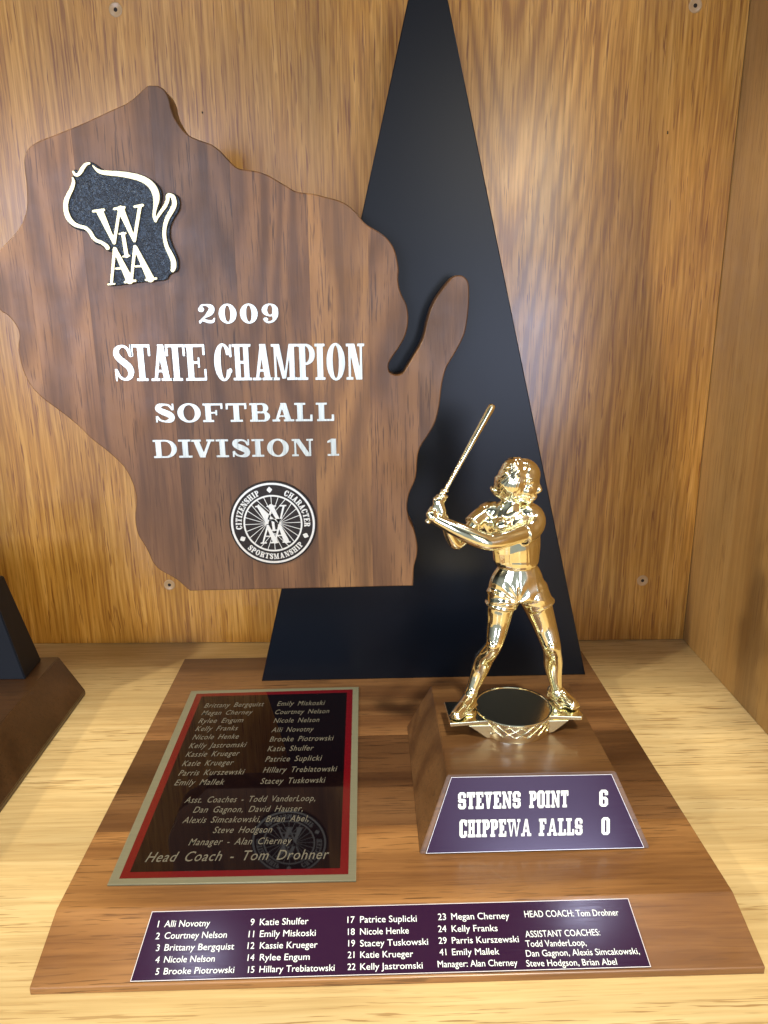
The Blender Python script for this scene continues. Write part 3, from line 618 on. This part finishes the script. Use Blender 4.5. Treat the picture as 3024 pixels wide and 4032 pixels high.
# ------------------------------------------------------------------ pedestal and score plate
PX0, PX1, PY0, PY1, PH, IN = .0117, .1232, .0284, .1418, .0330, .0145
bm = bmesh.new()
lo = [bm.verts.new(v) for v in ((PX0, PY0, T), (PX1, PY0, T), (PX1, PY1, T), (PX0, PY1, T))]
hi = [bm.verts.new(v) for v in ((PX0+IN, PY0+IN, T+PH), (PX1-IN, PY0+IN, T+PH), (PX1-IN, PY1-IN*.6, T+PH), (PX0+IN, PY1-IN*.6, T+PH))]
bm.faces.new(lo[::-1]); bm.faces.new(hi)
for i in range(4): bm.faces.new((lo[i], lo[(i+1) % 4], hi[(i+1) % 4], hi[i]))
bmesh.ops.recalc_face_normals(bm, faces=bm.faces); bmesh.ops.bevel(bm, geom=bm.edges[:], offset=.0004, segments=2, affect='EDGES')
bm_obj('pedestal', bm, M_walnut_h, trophy, False, (.70, .66, .58))
PP = Plane((0, PY0, T), (1, 0, 0), (0, IN, PH)); zp = zoom(1640, 3000, .6028)
pq = [PP.uv(zp(*p)) for p in ((60, 594), (1482, 556), (1270, 78), (226, 97))]
score = sheet('score_plate', [pq], PP, .0001, .0009, M_purple, trophy, .0001)
rim('plate_edge', pq, PP, .00098, .00018, .00012, score)
def block_line(txt, x0, x1, ytl, ybl, ytr, ybr, xa=270, xb=1245, s=.24):
    tot = sum({'I': .36, ' ': .4, 'W': .95, 'A': .72, 'N': .66}.get(c, .54) for c in txt)+.06*(len(txt)-1); loops = []; acc = 0
    for c in txt:
        w = {'I': .36, 'W': .95, 'A': .72, 'N': .66}.get(c, .54)
        kx = (x1-x0)/tot
        for l in glyph_loops(c, w, .20, .16, True, 40):
            L = []
            for x, y in l:
                X = x0+(acc+x)*kx; t = (X-xa)/(xb-xa); yt = ytl+(ytr-ytl)*t; yb = ybl+(ybr-ybl)*t
                L.append(PP.uv(zp(X, yb+(yt-yb)*y)))
            loops.append(L)
        acc += w+.06
    return loops
LL = []
for w_, a, b in (('STEVENS', 270, 677), ('POINT', 733, 988), ('6', 1190, 1246)): LL += block_line(w_, a, b, 196, 306, 178, 288)
for w_, a, b in (('CHIPPEWA', 279, 746), ('FALLS', 797, 1080), ('0', 1204, 1258)): LL += block_line(w_, a, b, 376, 490, 360, 470)
sheet('lettering', LL, PP, .00102, .00008, M_white_print, score)

# ------------------------------------------------------------------ gold figurine
ZT = T+PH; YF = .089
figurine = empty('figurine', (0, 0, 0), trophy)
PFG = {}
def FP(x, y, dy=0):
    P = Plane((0, YF+dy, 0), (1, 0, 0), (0, 0, 1)); return P.hit((1600+.4822*x, 1500+.4822*y))
MM = .000067   # metres per traced unit at the figure
class Mesher:
    def __init__(s): s.V = []; s.F = []
    def add(s, V, F):
        b = len(s.V); s.V += [tuple(v) for v in V]; s.F += [tuple(b+i for i in f) for f in F]
    def tube(s, pts, n=20, sub=4, side=(0, 1, 0), cap=.8):
        """pts: (world xyz, r across, r depth)"""
        P = [np.array([*p[0], p[1], p[2]], float) for p in pts]; Q = []
        for i in range(len(P)-1):
            p0 = P[max(i-1, 0)]; p1 = P[i]; p2 = P[i+1]; p3 = P[min(i+2, len(P)-1)]
            for j in range(sub):
                t = j/sub; q = .5*((2*p1)+(-p0+p2)*t+(2*p0-5*p1+4*p2-p3)*t*t+(-p0+3*p1-3*p2+p3)*t**3)
                Q.append(q)
        Q.append(P[-1]); Q = [np.array(q) for q in Q]
        rings = []; m = len(Q)
        tan = [Q[min(i+1, m-1)][:3]-Q[max(i-1, 0)][:3] for i in range(m)]
        def ring(c, t, ra, rb):
            t = t/np.linalg.norm(t); D = np.array(side, float); a = np.cross(t, D); a /= np.linalg.norm(a); b = np.cross(t, a)
            return [c+a*ra*math.cos(k*6.28318/n)+b*rb*math.sin(k*6.28318/n) for k in range(n)]
        t0 = tan[0]/np.linalg.norm(tan[0]); t1 = tan[-1]/np.linalg.norm(tan[-1])
        for k in (80, 55, 30): 
            cph, sph = math.cos(R(k)), math.sin(R(k)); r = min(Q[0][3], Q[0][4]); rings.append(ring(Q[0][:3]-t0*r*sph*cap, t0, Q[0][3]*cph, Q[0][4]*cph))
        for q, t in zip(Q, tan): rings.append(ring(q[:3], t, q[3], q[4]))
        for k in (30, 55, 80):
            cph, sph = math.cos(R(k)), math.sin(R(k)); r = min(Q[-1][3], Q[-1][4]); rings.append(ring(Q[-1][:3]+t1*r*sph*cap, t1, Q[-1][3]*cph, Q[-1][4]*cph))
        V = [v for rg in rings for v in rg]; F = []
        for i in range(len(rings)-1):
            for k in range(n): F.append((i*n+k, i*n+(k+1) % n, (i+1)*n+(k+1) % n, (i+1)*n+k))
        F.append(tuple(range(n))[::-1]); F.append(tuple((len(rings)-1)*n+k for k in range(n)))
        s.add(V, F)
    def ball(s, c, rx, ry, rz, n=24, m=14):
        V = [(c[0], c[1], c[2]+rz)]; F = []
        for i in range(1, m):
            th = math.pi*i/m
            for k in range(n): ph = 6.28318*k/n; V.append((c[0]+rx*math.sin(th)*math.cos(ph), c[1]+ry*math.sin(th)*math.sin(ph), c[2]+rz*math.cos(th)))
        V.append((c[0], c[1], c[2]-rz))
        for k in range(n): F.append((0, 1+k, 1+(k+1) % n)); F.append((len(V)-1, 1+(m-2)*n+(k+1) % n, 1+(m-2)*n+k))
        for i in range(m-2):
            for k in range(n): F.append((1+i*n+k, 1+(i+1)*n+k, 1+(i+1)*n+(k+1) % n, 1+i*n+(k+1) % n))
        s.add(V, F)
g = Mesher()
def tb(*pts, **k): g.tube([(FP(x, y, dy), ra*MM, rb*MM) for x, y, dy, ra, rb in pts], **k)
def bl(x, y, dy, rx, ry, rz): g.ball(FP(x, y, dy), rx*MM, ry*MM, rz*MM)
# legs
tb((800, 1740, 0, 120, 110), (768, 1850, -.001, 108, 104), (748, 1980, -.002, 90, 92), (728, 2090, -.004, 76, 80), (712, 2160, -.005, 66, 68), (672, 2220, -.003, 70, 66), (634, 2270, .001, 76, 74), (600, 2360, .002, 70, 66), (562, 2460, .001, 56, 52), (530, 2540, 0, 44, 44), (512, 2595, 0, 42, 46))
tb((1030, 1740, 0, 120, 110), (1080, 1855, .001, 110, 104), (1128, 1990, .001, 94, 92), (1165, 2100, -.001, 82, 80), (1185, 2170, -.002, 74, 72), (1193, 2230, .001, 72, 66), (1197, 2290, .004, 76, 72), (1204, 2370, .005, 66, 64), (1218, 2470, .005, 50, 50), (1228, 2540, .005, 44, 44), (1230, 2590, .005, 46, 48))
bl(705, 2165, -.0075, 42, 40, 50); bl(1190, 2172, -.0055, 42, 40, 50)
# shoes: heel, arch, toe; soles
SO = .0567
def shoe(h, t, ank):
    h = np.array(h); t = np.array(t); d = t-h
    g.tube([((*h, SO+.0034), .0034, .0034), ((*(h+d*.3), SO+.0036), .0034, .0036), ((*(h+d*.65), SO+.0030), .0036, .0030), ((*(h+d*.95), SO+.0022), .0030, .0022)], side=(0, 0, 1))
    g.tube([((*(h-d*.05), SO+.0012), .0040, .0013), ((*(h+d*.5), SO+.0012), .0042, .0013), ((*(h+d*1.0), SO+.0012), .0036, .0013)], side=(0, 0, 1))
    g.tube([(ank, .0034, .0034), ((*(h+d*.22), SO+.0050), .0033, .0036), ((*(h+d*.5), SO+.0040), .0030, .0030)])
    for j in range(5):
        c = h+d*(.36+.1*j); z = SO+.0072-.0007*j; a = np.array((-d[1], d[0]))/np.hypot(*d)*.0020
        g.tube([((*(c-a), z-.0008), .0005, .0005), ((*c, z), .0006, .0006), ((*(c+a), z-.0008), .0005, .0005)], n=8, side=(.1, .2, 1))
shoe((.0440, .0905), (.0335, .0765), FP(512, 2600, 0)); shoe((.0905, .0985), (.0995, .0840), FP(1230, 2600, .005))
# sock cuffs
tb((536, 2528, 0, 52, 52), (526, 2556, 0, 54, 54)); tb((1226, 2528, .005, 54, 54), (1229, 2554, .005, 56, 56))
# shorts
tb((908, 1490, 0, 140, 104), (906, 1560, 0, 184, 120), (902, 1640, 0, 216, 132), (906, 1700, 0, 236, 138), (912, 1755, 0, 244, 136), cap=.25)
tb((850, 1640, 0, 90, 90), (800, 1740, 0, 140, 134), (772, 1826, -.0005, 122, 122), n=30, cap=.08); tb((774, 1814, -.0005, 128, 128), (771, 1829, -.0005, 128, 128), n=30, cap=.03)
tb((990, 1640, 0, 90, 90), (1042, 1735, 0, 114, 126), (1086, 1822, .0005, 118, 120), n=30, cap=.08); tb((1083, 1811, .0005, 124, 126), (1087, 1825, .0005, 124, 126), n=30, cap=.03)
tb((905, 1500, 0, 148, 110), (906, 1514, 0, 150, 112), cap=.05)
# torso / shirt
tb((900, 1500, 0, 160, 122), (900, 1465, 0, 174, 130), (898, 1400, 0, 180, 136), (895, 1320, 0, 188, 140), (885, 1240, 0, 203, 140), (868, 1160, .0005, 220, 134), (856, 1095, .001, 218, 116), (850, 1045, .001, 162, 90), (860, 1000, .001, 84, 74), (880, 965, .001, 66, 64), (905, 915, .001, 62, 62), cap=.05)
bl(800, 1200, -.0045, 100, 66, 90); bl(930, 1205, -.005, 100, 66, 90)
# shoulders and sleeves
tb((900, 1075, .0, 60, 70), (990, 1078, .0, 86, 92), (1048, 1112, -.001, 78, 84), (1038, 1180, -.004, 86, 84), (985, 1235, -.008, 84, 80), (952, 1252, -.010, 86, 82), cap=.1)
tb((780, 1060, .001, 60, 70), (700, 1058, .003, 78, 84), (640, 1078, .003, 74, 80), (585, 1122, .001, 72, 74), (545, 1172, -.001, 76, 74), cap=.1)
# near arm: upper arm, elbow, forearm
tb((1000, 1220, -.007, 76, 74), (900, 1254, -.012, 70, 68), (790, 1290, -.016, 68, 64), (690, 1314, -.018, 66, 62), (620, 1302, -.0185, 66, 60), (520, 1262, -.018, 64, 58), (400, 1208, -.017, 56, 50), (300, 1158, -.0155, 46, 44), (230, 1120, -.014, 42, 40))
tb((650, 1120, .002, 76, 80), (715, 1230, .002, 80, 92), (780, 1340, .001, 74, 96))
# far arm
tb((560, 1170, -.001, 58, 58), (490, 1250, -.003, 52, 52), (430, 1318, -.005, 48, 48), (400, 1322, -.006, 48, 46), (360, 1260, -.008, 44, 42), (330, 1180, -.010, 38, 38), (305, 1110, -.012, 34, 34))
# hands: palms and curled fingers round the grip
bat0 = FP(175, 1150, -.0130); bat1 = FP(705, 197, -.004)
bd = (bat1-bat0); bd /= np.linalg.norm(bd)
sd = np.cross(bd, (0, 1, 0)); sd /= np.linalg.norm(sd)     # in-picture sideways
dd = np.array((0, 1., 0))
tb((215, 1115, -.0150, 40, 34), (200, 1080, -.0145, 40, 30)); tb((290, 1075, -.0135, 36, 32), (262, 1000, -.0130, 40, 32), (258, 965, -.0125, 36, 30))
for hand, (s0, rr) in enumerate(((.0058, .00084), (.0125, .00088))):
    for i in range(4):
        c = bat0+bd*(s0-.0024+.00172*i); lenf = (1.0, 1.08, 1.04, .9)[i]
        pts = []
        for k in range(8):
            a = R(-75+k*34*lenf); rad = .0021
            pts.append((c+sd*rad*math.cos(a)*1.0*(-1)+dd*rad*math.sin(a)*(-1)*1.1, rr, rr))
        g.tube(pts, n=10, sub=2, side=tuple(bd))
    th = bat0+bd*(s0+.0042)
    g.tube([(th-sd*(-.0016)-dd*.0014, .0009, .0009), (th+sd*.0012-dd*.0024+bd*.0008, .00095, .00095), (th-sd*.0006-dd*.0026+bd*.0014, .0008, .0008)], n=10, side=tuple(dd+.1))
# head
tb((905, 930, .0, 72, 78), (930, 865, -.001, 112, 108), n=24)
bl(946, 768, 0, 136, 118, 126)
bl(988, 840, -.002, 92, 92, 120)
tb((960, 925, -.002, 60, 66), (1000, 962, -.003, 42, 46), (1018, 972, -.0035, 30, 34), cap=.7)
tb((1066, 815, -.0040, 12, 16), (1080, 860, -.0048, 18, 20), (1086, 893, -.0052, 24, 24), n=14, cap=.6)
tb((1052, 908, -.0050, 16, 18), (1078, 905, -.0055, 14, 16), n=10)
tb((1040, 938, -.0050, 20, 22), (1056, 941, -.0045, 14, 20), n=10); tb((1034, 957, -.0048, 19, 22), (1048, 960, -.0045, 13, 18), n=10)
tb((1000, 826, -.0085, 15, 13), (1036, 815, -.0075, 15, 14), (1066, 822, -.0050, 12, 14), n=10)
bl(1022, 858, -.0078, 17, 10, 11)
bl(985, 900, -.0072, 40, 22, 40)
# hair: one smooth bobbed mass sweeping back to the nape
tb((935, 672, -.0005, 62, 64), (902, 705, -.0008, 100, 104), (884, 760, -.001, 118, 130), (862, 820, -.001, 120, 138), (832, 866, -.001, 126, 126), (806, 898, -.001, 108, 104), (790, 918, -.001, 78, 80), n=40, cap=.5)
tb((800, 905, 0, 70, 84), (738, 898, 0, 42, 60), (700, 876, 0, 20, 40), n=20)
me = bpy.data.meshes.new('figure'); me.from_pydata(g.V, [], g.F)
tmp = bpy.data.objects.new('tmpfig', me); COL.objects.link(tmp)
md = tmp.modifiers.new('r', 'REMESH'); md.mode = 'VOXEL'; md.voxel_size = .00032; md.adaptivity = 0
sm = tmp.modifiers.new('s', 'SMOOTH'); sm.factor = .5; sm.iterations = 12
dg = bpy.context.evaluated_depsgraph_get(); fig = bpy.data.meshes.new_from_object(tmp.evaluated_get(dg)); bpy.data.objects.remove(tmp)
# cloth folds, hair strands
n = len(fig.vertices); co = np.empty(n*3); fig.vertices.foreach_get('co', co); co = co.reshape(-1, 3)
no = np.empty(n*3); fig.vertices.foreach_get('normal', no); no = no.reshape(-1, 3)
v = co-CAM; zz = v@CF; SX = (1512+FPX*(v@CR)/zz-1600)/.4822; SY = (2016-FPX*(v@CU)/zz-1500)/.4822
def band(a, lo, hi, f=12): return np.clip((a-lo)/f, 0, 1)*np.clip((hi-a)/f, 0, 1)
disp = np.zeros(n)
arm = ((SY > 1170) & (SY < 1400) & (co[:, 1] < YF-.0105)) | (SX < 470)
shirt = band(SY, 1010, 1500)*band(SX, 480, 1140)*(~arm)
shorts = band(SY, 1525, 1850, 10)*band(SX, 640, 1200)*np.where((SY > 1790) & (abs(SX-915) > 20), 1, 1)
hairm = ((SY < 935) & (SX < 1010-(SY-690)*.38)) | (SX < 790) & (SY < 960)
hairm = hairm & (SX > 640)
def ridge(x, y, z): 
    return 1-abs(noise.noise((x, y, z)))*2
for i in np.nonzero((shirt > 0) | (shorts > 0))[0]:
    x, y, z = co[i]*1000
    if shirt[i] > 0:
        a = .5*(x+z); b = .5*(x-z)
        disp[i] += shirt[i]*( .26*(ridge(a*.08, b*.17, y*.08)-.6)+.0*(ridge(x*.3+7, z*.16, y*.2)-.6))
    else:
        dxc = SX[i]-915; dyc = SY[i]-1810; ang = math.atan2(dyc, abs(dxc)+1e-3)*(1 if dxc > 0 else -1.13); rr = math.hypot(dxc, dyc)
        disp[i] += shorts[i]*(min(1, max(0, (SY[i]-1600)/120)))*(.40*(ridge(ang*2.4, rr*.003, 3.3 if dxc > 0 else 9.1)-.55))
hs = np.zeros(n)
idx = np.nonzero(hairm)[0]
u1 = (SX[idx]-1000); u2 = (SY[idx]-640)
# strands sweep from the crown back to the nape
th_ = np.arctan2(u2+30, -u1+25); wv = np.array([noise.noise(Vector((co[i]*1000*.16).tolist())) for i in idx])
disp[idx] += .10*np.sin(th_*24+wv*1.2+co[idx, 1]*160)*np.sin(th_*55+wv*4-co[idx, 1]*500)
# eye socket, mouth line
def dent(x, y, r, a):
    global disp
    disp = disp-a*np.exp(-((SX-x)**2+(SY-y)**2)/(r*r))*(no[:, 1] < -.1)
dent(1022, 842, 13, .18); dent(1022, 878, 14, .18); dent(1048, 949, 7, .2)
# shirt front opening and yoke seams, short side seams
def line(x0, y0, x1, y1, w, a):
    global disp
    ex, ey = x1-x0, y1-y0; t = np.clip(((SX-x0)*ex+(SY-y0)*ey)/(ex*ex+ey*ey), 0, 1); d = np.hypot(SX-x0-ex*t, SY-y0-ey*t)
    disp = disp+a*np.exp(-(d/w)**2)*(no[:, 1] < 0)*(~arm)
line(1004, 690, 982, 770, 8, -.35); line(982, 770, 962, 850, 8, -.35); line(962, 850, 890, 930, 9, -.30)
line(780, 1010, 800, 1190, 9, .22); line(1000, 1020, 870, 1120, 8, .25); line(870, 1120, 815, 1190, 8, .25)
line(600, 1022, 760, 1022, 6, .12)
line(845, 1350, 850, 1490, 7, .2); line(1045, 1540, 1080, 1720, 7, .2); line(1000, 1330, 1010, 1500, 8, .16)
line(590, 1030, 480, 1165, 6, .2); line(1010, 1100, 960, 1240, 7, -.25); line(915, 1700, 918, 1850, 8, -.35)
co = co+no*(disp*.001)[:, None]
# keep the soles on the stand
co[:, 2] = np.maximum(co[:, 2], SO-.0003)
fig.vertices.foreach_set('co', co.ravel()); fig.update()
body = link('batter_figure', fig, M_gold, figurine, True)
# bat
b = Mesher(); L0 = np.linalg.norm(bat1-bat0)
prof_b = [(-.0006, .0011), (0, .0014), (.004, .00095), (.02, .00095), (.03, .00105), (.040, .0013), (.052, .00155), (L0-.0035, .00175), (L0-.001, .0017), (L0, .0013)]
b.tube([(bat0+bd*s, r, r) for s, r in prof_b], n=24, cap=.25)
me = bpy.data.meshes.new('bat'); me.from_pydata(b.V, [], b.F); link('bat', me, M_gold, figurine, True)
# stand: disc with ball stitching, wing plate, brackets
cx, cy, RD = .0668, .0895, .0212
zt0, zt1 = ZT+.0001, SO
bm = bmesh.new()
prof_d = [(RD*.80, zt0), (RD*.99, zt0), (RD*1.0, zt0+.0006), (RD*.985, zt0+.004), (RD*.99, zt1-.0012), (RD*1.0, zt1-.0004), (RD*.985, zt1), (RD*.955, zt1-.0001), (RD*.94, zt1-.0005), (RD*.5, zt1-.0005)]
NR = 96; rings = [[bm.verts.new((cx+r*math.cos(k*6.28318/NR), cy+r*math.sin(k*6.28318/NR), z)) for k in range(NR)] for r, z in prof_d]
for A_, B_ in zip(rings, rings[1:]):
    for k in range(NR): bm.faces.new((A_[k], A_[(k+1) % NR], B_[(k+1) % NR], B_[k]))
bm.faces.new(rings[0][::-1]); bm.faces.new(rings[-1])
stand = bm_obj('figure_stand', bm, M_gold, figurine, False)
for p_ in stand.data.polygons: p_.use_smooth = len(p_.vertices) == 4
mdl = stand.modifiers.new('w', 'EDGE_SPLIT'); mdl.split_angle = R(35)
st = Mesher()
for k in range(9):
    a = R(-158+k*17.5)
    for s_ in (1, -1):
        pts = []
        for j in range(7):
            t = j/6; aa = a+s_*R(26)*t*1.0-(R(0)); z = zt0+.0030+(zt1-zt0-.0046)*(1-t) if s_ > 0 else zt0+.0030+(zt1-zt0-.0046)*(1-t)
            pts.append(((cx+RD*.995*math.cos(aa), cy+RD*.995*math.sin(aa), z), .00026, .00026))
        if R(-168) < a+s_*R(26) < R(-12): st.tube(pts, n=6, sub=1, side=(0, 0, 1))
for k in range(60):
    a = R(-165+k*2.6)
    st.tube([((cx+RD*.99*math.cos(a), cy+RD*.99*math.sin(a), zt1-.0034+.0012*abs(math.sin(k*.42))), .00016, .0002), ((cx+RD*.992*math.cos(a), cy+RD*.992*math.sin(a), zt1-.0008), .00016, .0002)], n=5, sub=1, side=(math.cos(a+.3), math.sin(a+.3), 0))
me = bpy.data.meshes.new('stitching'); me.from_pydata(st.V, [], st.F); link('stand_stitching', me, M_gold, figurine, True)
wing = [(.0298, .0958), (.0308, .0735), (.052, .0755), (.0525, .0957)]
wingr = [(.083, .0788), (.1012, .0772), (.1022, .0800), (.1005, .0970), (.083, .0965)]
for q in (wing, wingr):
    bm_obj('stand_wing', prism(q, SO-.0026, SO-.00055, lambda a, b_, c: (a, b_, c), .0003), M_gold, figurine)
for q, yy in (([(.0405, SO-.0027), (.054, SO-.0027), (.054, ZT+.0003), (.0505, ZT+.0003), (.0455, SO-.0062)], .0742), ([(.0945, SO-.0027), (.083, SO-.0027), (.083, ZT+.0003), (.0865, ZT+.0010), (.0905, SO-.0062)], .0775)):
    bm_obj('stand_bracket', prism(q, yy, yy+.0014, lambda a, b_, c: (a, c, b_), .0002), M_gold, figurine)
# webs joining shoes to the stand
for w_ in (([((.0395, .0840, SO+.0005), .004, .0012), ((.0440, .0840, SO+.0002), .0038, .0009)]), ([((.0950, .0905, SO+.0005), .004, .0014), ((.0905, .0890, SO+.0004), .0046, .0010)])):
    wb = Mesher(); wb.tube(w_, side=(0, 0, 1)); me = bpy.data.meshes.new('web'); me.from_pydata(wb.V, [], wb.F); link('shoe_web', me, M_gold, figurine, True)

# ------------------------------------------------------------------ neighbouring trophy at the left
NL = Vector((-.30, .13, 0))
nb = empty('neighbour_trophy', NL)
tag(nb, 'dark walnut trophy base with black slanted panel, cut off at the left edge', 'trophy')
X1, XT, Y0, Y1, HH = -.2155, -.2310, -.02, .2150, .030
bm = bmesh.new()
lo = [bm.verts.new(v) for v in ((-.50, Y0, 0), (X1, Y0, 0), (X1, Y1, 0), (-.50, Y1, 0))]
md_ = [bm.verts.new(v) for v in ((-.50, Y0, .0035), (X1, Y0, .0035), (X1, Y1, .0035), (-.50, Y1, .0035))]
hi = [bm.verts.new(v) for v in ((-.50, Y0+.03, HH), (XT, Y0+.03, HH), (XT, Y1, HH), (-.50, Y1, HH))]
bm.faces.new(lo[::-1]); bm.faces.new(hi)
for A_, B_ in ((lo, md_), (md_, hi)):
    for i in range(4): bm.faces.new((A_[i], A_[(i+1) % 4], B_[(i+1) % 4], B_[i]))
bmesh.ops.recalc_face_normals(bm, faces=bm.faces); bmesh.ops.bevel(bm, geom=bm.edges[:], offset=.0005, segments=2, affect='EDGES')
bm.transform(Matrix.Translation(-NL)); bm_obj('trophy_base', bm, M_walnut_h, nb, False, (.26, .23, .22))
bm = bmesh.new()
def quadz(z, xr, y0_, y1_): return [bm.verts.new(v) for v in ((-.45, y0_, z), (xr, y0_, z), (xr-.001, y1_, z), (-.45, y1_, z))]
a_ = quadz(HH+.0001, -.2400, .1819, .2098); b_ = quadz(.0936, -.2572, .1890, .2098)
bm.faces.new(a_[::-1]); bm.faces.new(b_)
for i in range(4): bm.faces.new((a_[i], a_[(i+1) % 4], b_[(i+1) % 4], b_[i]))
bmesh.ops.recalc_face_normals(bm, faces=bm.faces); bmesh.ops.bevel(bm, geom=bm.edges[:], offset=.0006, segments=2, affect='EDGES')
bm.transform(Matrix.Translation(-NL)); bm_obj('black_panel', bm, M_black2, nb)
